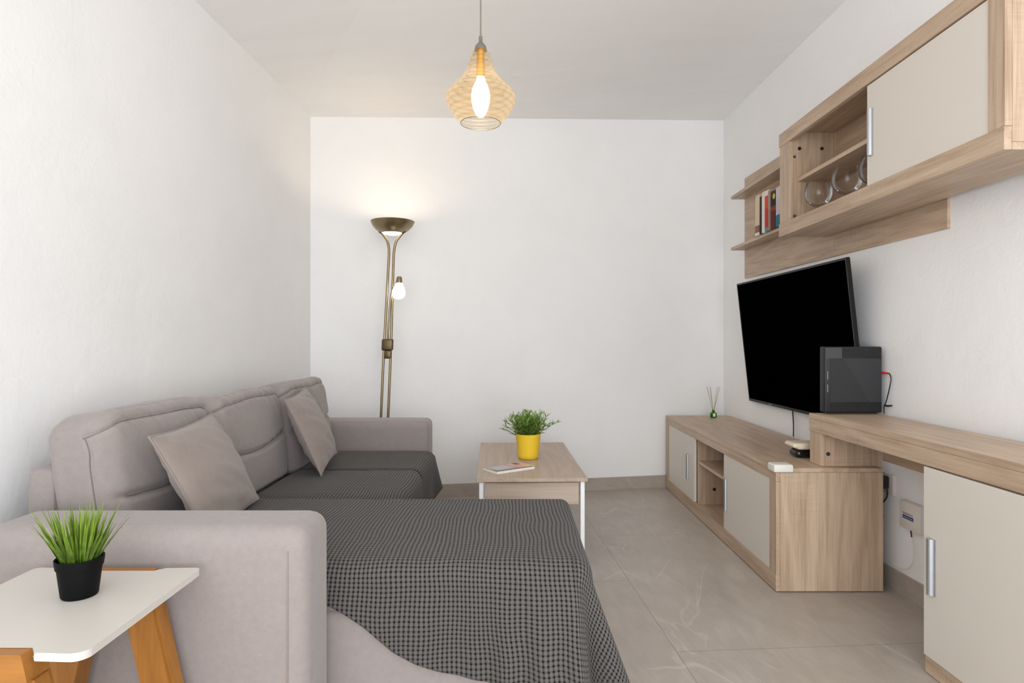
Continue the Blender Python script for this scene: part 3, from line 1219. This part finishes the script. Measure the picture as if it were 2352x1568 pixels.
build('grass', bl, M['grass'], gp, world=False, sm=True)


# ================================================================== furniture along the right wall
def handle(name_parent, x, y, z0, z1, depth=0.014, w=0.022):
    """upright D-profile bar pull on a front facing -x"""
    bm = bmesh.new()
    pts = [(x, y - w / 2), (x, y + w / 2)]
    prof = [(x, y + w / 2), (x - 0.004, y + w / 2)] + [
        (x - 0.004 - (depth - 0.004) * math.sin(a * PI / 8), y + 0.1 * w + 0.4 * w * math.cos(a * PI / 8)) for a in range(0, 9)
    ] + [(x - 0.004, y - w / 2), (x, y - w / 2)]
    prism(bm, prof, 2, z0, z1)
    return build('handle', bm, M['alu'], name_parent, sm=0.5, label='brushed aluminium bar handle')


def knob_screw(bm, c, r, axis):
    """short round plug"""
    n = 16
    pts = [(r * math.cos(2 * PI * i / n), r * math.sin(2 * PI * i / n)) for i in range(n)]
    if axis == 1:
        prism(bm, [(c[0] + p[0], c[2] + p[1]) for p in pts], 1, c[1] - 0.002, c[1] + 0.002)
    else:
        prism(bm, [(c[1] + p[0], c[2] + p[1]) for p in pts], 0, c[0] - 0.002, c[0] + 0.002)


# ---- low TV unit
tv0, tv1 = 1.105, 1.555
ya, yb = 2.589, 4.435
tz = 0.5195
tvu = thing('tv_unit', 'low oak media unit with cream sliding doors along the right wall', 'cabinet', (1.33, 3.5, 0))
build('top_board', bbox(tv0, tv1, ya, yb, tz - 0.018, tz, 0.0012, 1), M['woody'], tvu)
build('top_rail', bbox(tv0, tv0 + 0.018, ya + 0.0005, yb, tz - 0.056, tz - 0.0185, 0.0008, 1), M['woody'], tvu)
build('plinth', bbox(tv0, tv0 + 0.018, ya + 0.0005, yb, 0.004, 0.074, 0.0008, 1), M['woody'], tvu)
build('bottom_board', bbox(tv0 + 0.0185, tv1, ya + 0.022, yb - 0.022, 0.045, 0.062), M['woody'], tvu)
build('side_panel', bbox(tv0 + 0.0185, tv1, ya, ya + 0.022, 0.004, tz - 0.0185, 0.0008, 1), M['woodz'], tvu)
build('side_panel', bbox(tv0 + 0.0185, tv1, yb - 0.022, yb, 0.004, tz - 0.0185, 0.0008, 1), M['woodz'], tvu)
build('stile', bbox(tv0 + 0.0005, tv0 + 0.018, ya, ya + 0.066, 0.0745, tz - 0.0565, 0.0008, 1), M['woodz'], tvu)
build('stile', bbox(tv0 + 0.0005, tv0 + 0.018, yb - 0.07, yb, 0.0745, tz - 0.0565, 0.0008, 1), M['woodz'], tvu)
build('back_panel', bbox(tv1 - 0.008, tv1 - 0.001, ya + 0.022, yb - 0.022, 0.062, tz - 0.0185), M['woody'], tvu)
build('partition', bbox(tv0 + 0.022, tv1 - 0.009, 3.745, 3.763, 0.0625, tz - 0.0185), M['woodz'], tvu)
build('partition', bbox(tv0 + 0.022, tv1 - 0.009, 3.235, 3.253, 0.0625, tz - 0.0185), M['woodz'], tvu)
build('shelf', bbox(tv0 + 0.022, tv1 - 0.009, 3.2535, 3.7445, 0.312, 0.330), M['woody'], tvu)
d1 = build('door', bbox(tv0 + 0.003, tv0 + 0.019, 3.763, 4.362, 0.0745, tz - 0.057, 0.001, 1), M['door'], tvu)
handle(d1, tv0 + 0.003, 3.89, 0.185, 0.342)
d2 = build('door', bbox(tv0 + 0.003, tv0 + 0.019, 2.657, 3.235, 0.0745, tz - 0.057, 0.001, 1), M['door'], tvu)
handle(d2, tv0 + 0.003, 3.195, 0.175, 0.34)
bm = bmesh.new()
knob_screw(bm, (1.225, 3.744, 0.155), 0.010, 1)
build('cable_hole', bm, M['black'], tvu)

# ---- desk / sideboard standing partly on the low unit
dx0, dx1 = 1.31, 1.60
dz = 0.7355
dsk = thing('sideboard', 'oak sideboard with thick top and cream door at right, one end on the media unit', 'sideboard', (1.455, 2.0, 0))
dyb, dya = 2.727, 1.35
build('top_board', bbox(dx0, dx1, dya, dyb, dz - 0.022, dz, 0.0012, 1), M['woody'], dsk)
build('top_rail', bbox(dx0, dx0 + 0.022, dya, dyb - 0.0005, dz - 0.077, dz - 0.0225, 0.001, 1), M['woody'], dsk)
build('end_rail', bbox(dx0 + 0.0225, dx1, dyb - 0.022, dyb - 0.0005, dz - 0.077, dz - 0.0225, 0.001, 1), M['woodx'], dsk)
build('end_stile', bbox(dx0 + 0.002, dx0 + 0.022, dyb - 0.098, dyb - 0.004, tz + 0.0006, dz - 0.0775, 0.001, 1), M['woodz'], dsk)
build('end_panel', bbox(dx0 + 0.0225, dx1 - 0.03, dyb - 0.098, dyb - 0.078, tz + 0.0006, dz - 0.0225), M['woodz'], dsk)
build('back_rail', bbox(1.575, 1.593, dya + 0.02, dyb - 0.0985, 0.545, dz - 0.0225), M['woody'], dsk)
M['dscrew'] = plain('dark_screw', (0.08, 0.075, 0.065, 1), 0.35, 0.6)
for z_ in (0.655, 0.572):
    bm = bmesh.new()
    knob_screw(bm, (dx0 + 0.034, dyb - 0.0985, z_), 0.0085, 1)
    build('bracket_screw', bm, M['dscrew'], dsk)
cyb = 1.966
build('plinth', bbox(dx0 + 0.004, dx0 + 0.022, dya, cyb, 0.002, 0.045, 0.001, 1), M['woody'], dsk)
build('bottom_board', bbox(dx0 + 0.004, dx1, dya, cyb, 0.045, 0.058, 0.001, 1), M['woody'], dsk)
build('side_panel', bbox(dx0 + 0.022, dx1, cyb - 0.020, cyb - 0.001, 0.0585, dz - 0.0775), M['woodz'], dsk)
build('side_panel', bbox(dx0 + 0.022, dx1, dya, dya + 0.019, 0.0585, dz - 0.0775), M['woodz'], dsk)
d3 = build('door', bbox(dx0 - 0.001, dx0 + 0.017, dya + 0.02, cyb, 0.0585, dz - 0.082, 0.001, 1), M['door'], dsk)
handle(d3, dx0 - 0.001, 1.922, 0.262, 0.436, 0.018, 0.028)

# ---- wall cabinet
ux0, ux1 = 1.354, 1.60
uy0, uy1 = 1.70, 3.131
uz0, uz1 = 1.578, 2.096
wc = thing('wall_cabinet', 'oak wall cabinet with one cream sliding door open to glasses', 'cabinet', (1.48, 2.4, 1.578))
rt = 0.065
build('top_rail', bbox(ux0, ux0 + 0.022, uy0 + 0.0005, uy1 + 0.006, uz1 - rt, uz1, 0.001, 1), M['woody'], wc)
build('bottom_rail', bbox(ux0, ux0 + 0.022, uy0 + 0.0005, uy1 + 0.006, uz0, uz0 + rt, 0.001, 1), M['woody'], wc)
build('bottom_board', bbox(ux0 + 0.0225, ux1, uy0, uy1, uz0, uz0 + 0.022, 0.001, 1), M['woody'], wc)
build('top_board', bbox(ux0 + 0.0225, ux1, uy0, uy1, uz1 - 0.022, uz1, 0.001, 1), M['woody'], wc)
build('stile', bbox(ux0 + 0.002, ux0 + 0.022, uy1 - 0.105, uy1, uz0 + rt + 0.0005, uz1 - rt - 0.0005, 0.001, 1), M['woodz'], wc)
build('stile', bbox(ux0 + 0.002, ux0 + 0.022, uy0, uy0 + 0.062, uz0 + rt + 0.0005, uz1 - rt - 0.0005, 0.001, 1), M['woodz'], wc)
build('side_panel', bbox(ux0 + 0.0225, ux1, uy1 - 0.10, uy1 - 0.078, uz0 + 0.0225, uz1 - 0.0225), M['woodz'], wc)
build('side_panel', bbox(ux0 + 0.0225, ux1, uy0 + 0.0005, uy0 + 0.022, uz0 + 0.0225, uz1 - 0.0225), M['woodz'], wc)
bm = bbox(ux0 + 0.0005, ux0 + 0.016, uy0 - 0.0006, uy0 + 0.001, uz0 + rt + 0.0005, uz1 - rt)
build('edge_strip', bm, M['woodz'], wc)
build('back_panel', bbox(ux1 - 0.012, ux1 - 0.001, uy0 + 0.022, uy1 - 0.10, uz0 + 0.0225, uz1 - 0.0225), M['woody'], wc)
build('shelf', bbox(ux0 + 0.045, ux1 - 0.0125, uy0 + 0.0225, uy1 - 0.101, 1.832, 1.850), M['woody'], wc)
build('partition', bbox(ux0 + 0.045, ux1 - 0.0125, 2.345, 2.363, uz0 + 0.0225, 1.8315), M['woodz'], wc)
d4 = build('door', bbox(ux0 + 0.006, ux0 + 0.021, uy0 + 0.0625, 2.368, uz0 + rt + 0.0008, uz1 - rt - 0.004, 0.001, 1), M['door'], wc)
handle(d4, ux0 + 0.006, 2.338, 1.753, 1.930, 0.016, 0.024)
for xx in (ux0 + 0.055, ux0 + 0.165):
    bm = bmesh.new()
    knob_screw(bm, (xx, uy1 - 0.1005, 1.995), 0.0085, 1)
    build('cover_plug', bm, M['black'], wc)
M['sscrew'] = plain('steel_screw', (0.25, 0.24, 0.22, 1), 0.3, 0.8)
for z_ in (1.955, 1.665):
    bm = bmesh.new()
    knob_screw(bm, (ux0 + 0.031, uy1 - 0.1005, z_), 0.0075, 1)
    build('bracket_screw', bm, M['sscrew'], wc)

# ---- open shelf with wall panel, left of and behind the cabinet
wsx = 1.601
ws = thing('wall_shelf', 'oak wall panel with two thin shelves behind the wall cabinet', 'shelf', (1.58, 3.2, 1.472))


def slant(bm):
    """follow the slightly askew right wall"""
    for v in bm.verts:
        v.co.x += -0.035 * (v.co.y - 2.95)
    return bm


build('wall_panel', slant(bbox(wsx, wsx + 0.019, 2.305, 4.145, 1.472, 2.143, 0.001, 1)), M['woody'], ws)
bm = bmesh.new()


def shelf_plank(z0, z1):
    bm = bmesh.new()
    prism(bm, [(1.468, 4.145), (1.566, 4.145), (1.587, 3.135), (1.468, 3.135)], 2, z0, z1)
    return bm


build('shelf', shelf_plank(1.660, 1.678), M['woody'], ws)
build('shelf', shelf_plank(2.002, 2.020), M['woody'], ws)

# ---- books on the lower thin shelf (spines face the room)
def book_mat(name, stops, axis=2):
    t = NT(name)
    sep = t.add('ShaderNodeSeparateXYZ')
    t.link(t.obj(), sep.inputs[0])
    f = t.math('DIVIDE', sep.outputs[2], 0.24)
    n = t.add('ShaderNodeValToRGB')
    n.color_ramp.interpolation = 'CONSTANT'
    el = n.color_ramp.elements
    while len(el) < len(stops):
        el.new(0.5)
    for e, (p, c) in zip(el, stops):
        e.position = p
        e.color = c
    t.link(f, n.inputs[0])
    return t.set(color=n.outputs[0], rough=0.55, spec=0.15)


def spine_book(label, y0, w, h, deep, stops, tilt=0.0, dot=None):
    t = thing('book', label, 'book', (1.455, y0 + w / 2, 1.6785), (tilt, 0, 0), 'books on the thin wall shelf')
    bm = bbox(0.0, deep, -w / 2, w / 2, 0.0, h, 0.0015, 1)
    build('cover', bm, book_mat('book_cover', stops), t, world=False)
    build('page_block', bbox(0.003, deep - 0.002, -w / 2 + 0.002, w / 2 - 0.002, h - 0.0005, h + 0.001), M['paper'], t, world=False)
    if dot:
        bm = bmesh.new()
        n = 20
        prism(bm, [(dot[0] + dot[2] * math.cos(2 * PI * i / n), dot[1] + dot[2] * math.sin(2 * PI * i / n)) for i in range(n)], 0, -0.0008, 0.0005)
        build('yellow_emblem', bm, plain('yellow_print', (0.55, 0.46, 0.03, 1), 0.5), t, world=False, label='yellow disc on the spine')
    return t


cr, wh, bk_, rd = (0.66, 0.52, 0.36, 1), (0.72, 0.68, 0.62, 1), (0.012, 0.009, 0.007, 1), (0.46, 0.03, 0.02, 1)
spine_book('cream spined book at the far end of the shelf row', 3.640, 0.062, 0.240, 0.098, [(0, wh), (0.07, (0.22, 0.13, 0.07, 1)), (0.24, cr)], 0.02)
spine_book('thin black spined book between the cream and the white book', 3.604, 0.032, 0.220, 0.100, [(0, bk_), (0.5, (0.02, 0.014, 0.012, 1))], 0.01)
spine_book('white spined book between the black and the red book', 3.562, 0.040, 0.238, 0.100, [(0, wh), (0.9, (0.70, 0.62, 0.56, 1))])
spine_book('bright red spined book with a white top', 3.516, 0.045, 0.235, 0.100, [(0, (0.10, 0.25, 0.27, 1)), (0.10, rd), (0.55, (0.62, 0.07, 0.03, 1)), (0.85, wh)])
spine_book('greyish tan spined book beside the red book', 3.482, 0.032, 0.225, 0.100, [(0, (0.30, 0.20, 0.15, 1)), (0.5, (0.33, 0.27, 0.22, 1))])
spine_book('dark red and black spined book with a yellow disc', 3.412, 0.069, 0.212, 0.100,
           [(0, (0.10, 0.008, 0.006, 1)), (0.42, (0.20, 0.035, 0.008, 1)), (0.52, bk_), (0.74, (0.07, 0.02, 0.006, 1))], 0.0, (-0.012, 0.178, 0.0155))
spine_book('pale mauve book with a teal foot beside the cabinet', 3.330, 0.080, 0.218, 0.100,
           [(0, (0.012, 0.16, 0.22, 1)), (0.27, (0.50, 0.46, 0.48, 1)), (0.62, (0.56, 0.52, 0.56, 1))])

# ---- balloon glasses in the cabinet
GP = [(0.0, 0.0), (0.036, 0.0), (0.0355, 0.0025), (0.012, 0.006), (0.005, 0.012), (0.0042, 0.05), (0.0055, 0.078), (0.012, 0.086), (0.030, 0.094),
      (0.047, 0.108), (0.058, 0.128), (0.062, 0.150), (0.0595, 0.174), (0.052, 0.197), (0.044, 0.212)]


def wine_glass(label, x, y):
    t = thing('wine_glass', label, 'glass', (x, y, uz0 + 0.0226), (0, 0, 0), 'balloon glasses in the wall cabinet')
    dn_ = smoothpath([(r_, 0, z_) for r_, z_ in GP[7:]], 4)
    bm = bmesh.new()
    lathe(bm, [(p.x, p.z) for p in dn_], 40, cap0=True, cap1=False)
    build('bowl', bm, M['glass'], t, world=False, sm=True)
    bm = bmesh.new()
    lathe(bm, GP[:8], 32, cap0=False, cap1=False)
    build('stem', bm, M['glass'], t, world=False, sm=True)
    return t


wine_glass('balloon wine glass farthest from the sliding door', 1.450, 2.925)
wine_glass('balloon wine glass in the middle of the three', 1.450, 2.675)
wine_glass('balloon wine glass half hidden behind the cream sliding door', 1.478, 2.515)

# ================================================================== television
TVl, TVr = 4.03, 2.745
tvh = 0.763
W = TVl - TVr
yaw = math.atan2(0.018, W)
tilt = 0.108
tv = thing('television', 'large black flat television tilted down above the media unit', 'television', (1.517, (TVl + TVr) / 2, 1.045))
# local frame: x' = out of the wall (towards +x), y along the wall, z up
tv.rotation_euler = (Matrix.Rotation(yaw, 3, 'Z') @ Matrix.Rotation(-tilt, 3, 'Y')).to_euler()
hw_, hh_ = W / 2, tvh / 2
build('screen', bbox(-0.0005, 0.004, -hw_ + 0.009, hw_ - 0.009, -hh_ + 0.016, hh_ - 0.010), M['screen'], tv, world=False)
bm = bmesh.new()
for a in ((-hw_, hw_, hh_ - 0.010, hh_), (-hw_, hw_, -hh_, -hh_ + 0.016), (-hw_, -hw_ + 0.009, -hh_ + 0.016, hh_ - 0.010), (hw_ - 0.009, hw_, -hh_ + 0.016, hh_ - 0.010)):
    box(bm, -0.003, 0.014, a[0], a[1], a[2], a[3])
build('bezel', bm, M['bezel'], tv, world=False)
bm = bbox(0.0045, 0.019, -hw_ + 0.004, hw_ - 0.004, -hh_ + 0.004, hh_ - 0.004, 0.003, 2)
build('rear_cover', bm, plain('matt_black', (0.006, 0.006, 0.006, 1), 0.6, 0, 0.15), tv, world=False)
build('wall_bracket', bbox(0.019, 0.066, -0.22, 0.12, -0.02, 0.10, 0.003, 1), M['black'], tv, world=False)
bm = bbox(-0.0036, -0.0028, 0.30, 0.345, -hh_ + 0.004, -hh_ + 0.011)
build('badge', bm, plain('badge_grey', (0.2, 0.2, 0.2, 1), 0.3, 0.5), tv, world=False)

bm = bmesh.new()
tube(bm, smoothpath([(1.583, 3.50, 0.76), (1.583, 3.49, 0.67), (1.575, 3.46, 0.59), (1.566, 3.44, 0.5212)], 6), 0.0035, 8)
tag(build('power_cable', bm, M['black'], None), 'thin black cable hanging below the television to the media unit', 'cable')

# ================================================================== router and the small things
rt_ = thing('router', 'large black upright router standing on the end of the sideboard', 'router', (1.476, 2.695, dz + 0.0005))
rw, rh, rd_ = 0.248, 0.292, 0.046
bm = bbox(-rw / 2, rw / 2, -rd_ / 2, rd_ / 2, 0.006, rh, 0.006, 3)
build('casing', bm, plain('router_black', (0.006, 0.006, 0.0065, 1), 0.5), rt_, world=False, sm=0.6)
fy = -rd_ / 2 - 0.0012
bm = bmesh.new()
prism(bm, [(-rw / 2 + 0.024, 0.052), (rw / 2 - 0.052, 0.052), (-rw / 2 + 0.076, 0.238), (-rw / 2 + 0.024, 0.238)], 1, fy, fy + 0.002)
build('front_panel', bm, plain('router_grey', (0.016, 0.016, 0.0165, 1), 0.6), rt_, world=False)
bm = bmesh.new()
prism(bm, [(rw / 2 - 0.052, 0.052), (rw / 2 - 0.003, 0.052), (rw / 2 - 0.003, 0.240), (-rw / 2 + 0.076, 0.240)], 1, fy + 0.0006, fy + 0.002)
build('front_panel', bm, plain('router_gloss', (0.022, 0.022, 0.025, 1), 0.45), rt_, world=False)
bm = bmesh.new()
prism(bm, [(-rw / 2 + 0.002, 0.241), (-rw / 2 + 0.074, 0.241), (-rw / 2 + 0.074, rh - 0.004), (-rw / 2 + 0.002, rh - 0.004)], 1, fy, fy + 0.002)
build('corner_panel', bm, plain('router_corner', (0.045, 0.045, 0.05, 1), 0.45), rt_, world=False)
M['ribs'] = plain('router_ribs', (0.010, 0.010, 0.0105, 1), 0.45)
for x_s, n_, z0_, z1_, x_e in ((-rw / 2 + 0.078, 34, 0.244, rh - 0.008, 0.006), (-rw / 2 + 0.026, 46, 0.010, 0.050, 0.008)):
    bm = bmesh.new()
    for k in range(n_):
        x = x_s + k * 0.0049
        if x < rw / 2 - x_e:
            box(bm, x, x + 0.0022, fy - 0.0006, fy + 0.002, z0_, z1_)
    box(bm, x_s - 0.001, rw / 2 - x_e + 0.002, fy + 0.0008, fy + 0.002, z0_, z1_)
    build('vent_grille', bm, M['ribs'], rt_, world=False)
M['rprint'] = plain('router_print', (0.24, 0.32, 0.28, 1), 0.4)
for z0_, z1_ in ((0.150, 0.185), (0.095, 0.128)):
    build('side_mark', bbox(-rw / 2 + 0.011, -rw / 2 + 0.0135, fy - 0.0002, fy + 0.0015, z0_, z1_), M['rprint'], rt_, world=False)
bm = bmesh.new()
box(bm, -rw / 2 + 0.02, rw / 2 - 0.02, -rd_ / 2 + 0.004, rd_ / 2 - 0.004, 0, 0.0062)
build('foot', bm, M['black'], rt_, world=False)

cb = thing('network_cable', 'black cable with red plug beside the router', 'cable', (1.60, 2.69, dz))
bm = bmesh.new()
bmt = smoothpath([(1.622, 2.690, 0.914), (1.632, 2.688, 0.912), (1.638, 2.682, 0.895), (1.634, 2.675, 0.86), (1.622, 2.668, 0.80), (1.612, 2.665, 0.77), (1.615, 2.66, 0.7405)], 6)
for p in bmt:
    p.x = min(p.x, 1.612)
cpath = smoothpath([(1.6115, 2.655, 0.914), (1.6118, 2.640, 0.912), (1.611, 2.628, 0.893), (1.609, 2.632, 0.86), (1.606, 2.650, 0.80), (1.603, 2.662, 0.77), (1.603, 2.664, 0.7395)], 6)
tube(bm, cpath, 0.0024, 8)
build('lead', bm, M['black'], cb)
bm = bmesh.new()
tube(bm, [(1.6055, 2.690, 0.914), (1.609, 2.672, 0.914), (1.6115, 2.655, 0.914)], [0.006, 0.0055, 0.0035], 10)
build('plug', bm, M['red'], cb, label='red plug')
bm = bmesh.new()
tube(bm, [(1.603, 2.66, 0.775), (1.609, 2.645, 0.774), (1.613, 2.625, 0.778)], [0.0042, 0.0042, 0.003], 10)
build('adapter', bm, M['black'], cb)

# reed diffuser
rdf = thing('reed_diffuser', 'small green glass reed diffuser on the far end of the media unit', 'diffuser', (1.40, 4.30, tz + 0.0004))
bm = bbox(-0.019, 0.019, -0.019, 0.019, 0, 0.038, 0.005, 3)
build('bottle', bm, thin_glass('green_glass', (0.32, 0.62, 0.14, 1), 0.8), rdf, world=False, sm=0.7)
bm = bbox(-0.0165, 0.0165, -0.0165, 0.0165, 0.002, 0.026, 0.003, 2)
build('liquid', bm, thin_glass('green_liquid', (0.45, 0.72, 0.22, 1), 0.3), rdf, world=False)
bm = bmesh.new()
lathe(bm, [(0.0, 0.036), (0.010, 0.036), (0.010, 0.054), (0.007, 0.055), (0.007, 0.04), (0, 0.04)], 20, cap0=False, cap1=False)
build('neck', bm, thin_glass('green_neck', (0.45, 0.70, 0.22, 1), 0.8), rdf, world=False, sm=0.6)
bm = bbox(-0.009, 0.009, -0.0198, -0.0192, 0.010, 0.032)
build('paper_label', bm, M['paper'], rdf, world=False)
for k, (dx_, dy_) in enumerate([(-0.045, 0.0), (-0.040, 0.012), (-0.022, -0.01), (-0.020, 0.015), (0.030, 0.01), (0.034, -0.012), (0.046, 0.0)]):
    bm = bmesh.new()
    tube(bm, [(-dx_ * 0.15, -dy_ * 0.15, 0.004), (dx_, dy_, 0.215)], 0.0014, 6)
    build('reed_stick', bm, M['reed'], rdf, world=False)

# corner guard, remote and charger
cg = thing('corner_guard', 'off-white rubber corner guard on the near corner of the media unit', 'corner guard', (1.145, 2.62, tz))
bm = bbox(1.094, 1.175, 2.578, 2.648, tz + 0.0004, tz + 0.016, 0.007, 3)
build('cap', bm, M['offwhite'], cg, sm=0.8)
bm = bbox(1.094, 1.175, 2.578, 2.588, tz - 0.016, tz + 0.010, 0.004, 3)
build('lip', bm, M['offwhite'], cg, sm=0.8)
bm = bbox(1.094, 1.104, 2.579, 2.648, tz - 0.016, tz + 0.010, 0.004, 3)
build('lip', bm, M['offwhite'], cg, sm=0.8)

gd = softbox(1.365, 2.845, tz + 0.0195, 0.15, 0.085, 0.038, 0.018, 12)
o = build('black_gadget', gd, plain('gloss_black', (0.006, 0.006, 0.007, 1), 0.15), None, sm=True)
tag(o, 'glossy black gadget on the media unit under a cream device', 'gadget')
bm = softbox(1.355, 2.845, tz + 0.0545, 0.165, 0.10, 0.031, 0.013, 12)
for v in bm.verts:
    if v.co.z < tz + 0.05:
        v.co.x += 0.018 * (1 if v.co.x < 1.355 else -1)
o = build('wireless_device', bm, M['cream'], None, sm=True)
tag(o, 'cream rounded device lying on top of the black gadget', 'gadget')


# ---- fittings on the wall beside the sideboard door
def wx(y):
    return xright(y) - 0.0


sk = thing('wall_socket', 'white wall socket between media unit and sideboard door', 'socket', (1.62, 2.645, 0.44))
bm = bbox(wx(2.65) - 0.011, wx(2.65) + 0.004, 2.615, 2.70, 0.395, 0.485, 0.003, 2)
build('faceplate', bm, M['socket'], sk, sm=0.6)
pl = thing('power_adapter', 'black plug adapter with looping cable in the wall socket', 'plug', (1.60, 2.66, 0.44))
bm = softbox(wx(2.65) - 0.034, 2.665, 0.448, 0.044, 0.06, 0.055, 0.009, 10)
build('body', bm, M['black'], pl, sm=True)
bm = bmesh.new()
tube(bm, smoothpath([(1.592, 2.637, 0.432), (1.597, 2.632, 0.420), (1.600, 2.640, 0.385), (1.600, 2.672, 0.345), (1.600, 2.668, 0.300), (1.598, 2.665, 0.292), (1.592, 2.695, 0.293), (1.58, 2.76, 0.33)], 7),
     0.0028, 8)
build('cable', bm, M['black'], pl)

fb = thing('fibre_box', 'off-white wall box with blue label beside the sideboard door', 'box', (1.62, 2.48, 0.35))
by0, by1, bz0, bz1 = 2.425, 2.555, 0.290, 0.400
x1 = wx(2.49) + 0.003
bm = bbox(x1 - 0.032, x1, by0, by1, bz0, bz1, 0.004, 2)
build('casing', bm, M['socket'], fb, sm=0.6)
xf = x1 - 0.0325
build('blue_label', bbox(xf - 0.0004, xf + 0.0006, 2.463, 2.530, 0.331, 0.345), M['blue'], fb, label='blue printed strip')
bm = bmesh.new()
rnd = random.Random(2)
y = 2.528
for k in range(7):
    w_ = rnd.uniform(0.005, 0.008)
    hh = rnd.uniform(0.005, 0.008)
    box(bm, xf - 0.0003, xf + 0.0006, y - w_, y, 0.349, 0.349 + hh)
    y -= w_ + 0.0022
build('grey_print', bm, M['greydot'], fb)
bm = bmesh.new()
y = 2.524
for k in range(8):
    box(bm, xf - 0.0007, xf, y - 0.005, y, 0.3365, 0.3385)
    y -= 0.0072
build('white_print', bm, M['paper'], fb)
bm = bmesh.new()
tube(bm, [(xf + 0.012, 2.497, 0.291), (xf + 0.011, 2.490, 0.262)], 0.0028, 8)
build('cable_gland', bm, M['black'], fb)
bm = bmesh.new()
tube(bm, smoothpath([(xf + 0.011, 2.490, 0.262), (xf + 0.012, 2.482, 0.22), (xf + 0.013, 2.482, 0.18), (xf + 0.013, 2.50, 0.14), (xf + 0.013, 2.545, 0.112),
                     (xf + 0.011, 2.60, 0.105), (xf + 0.009, 2.66, 0.108)], 7), 0.0016, 8)
build('fibre_cable', bm, M['offwhite'], fb)
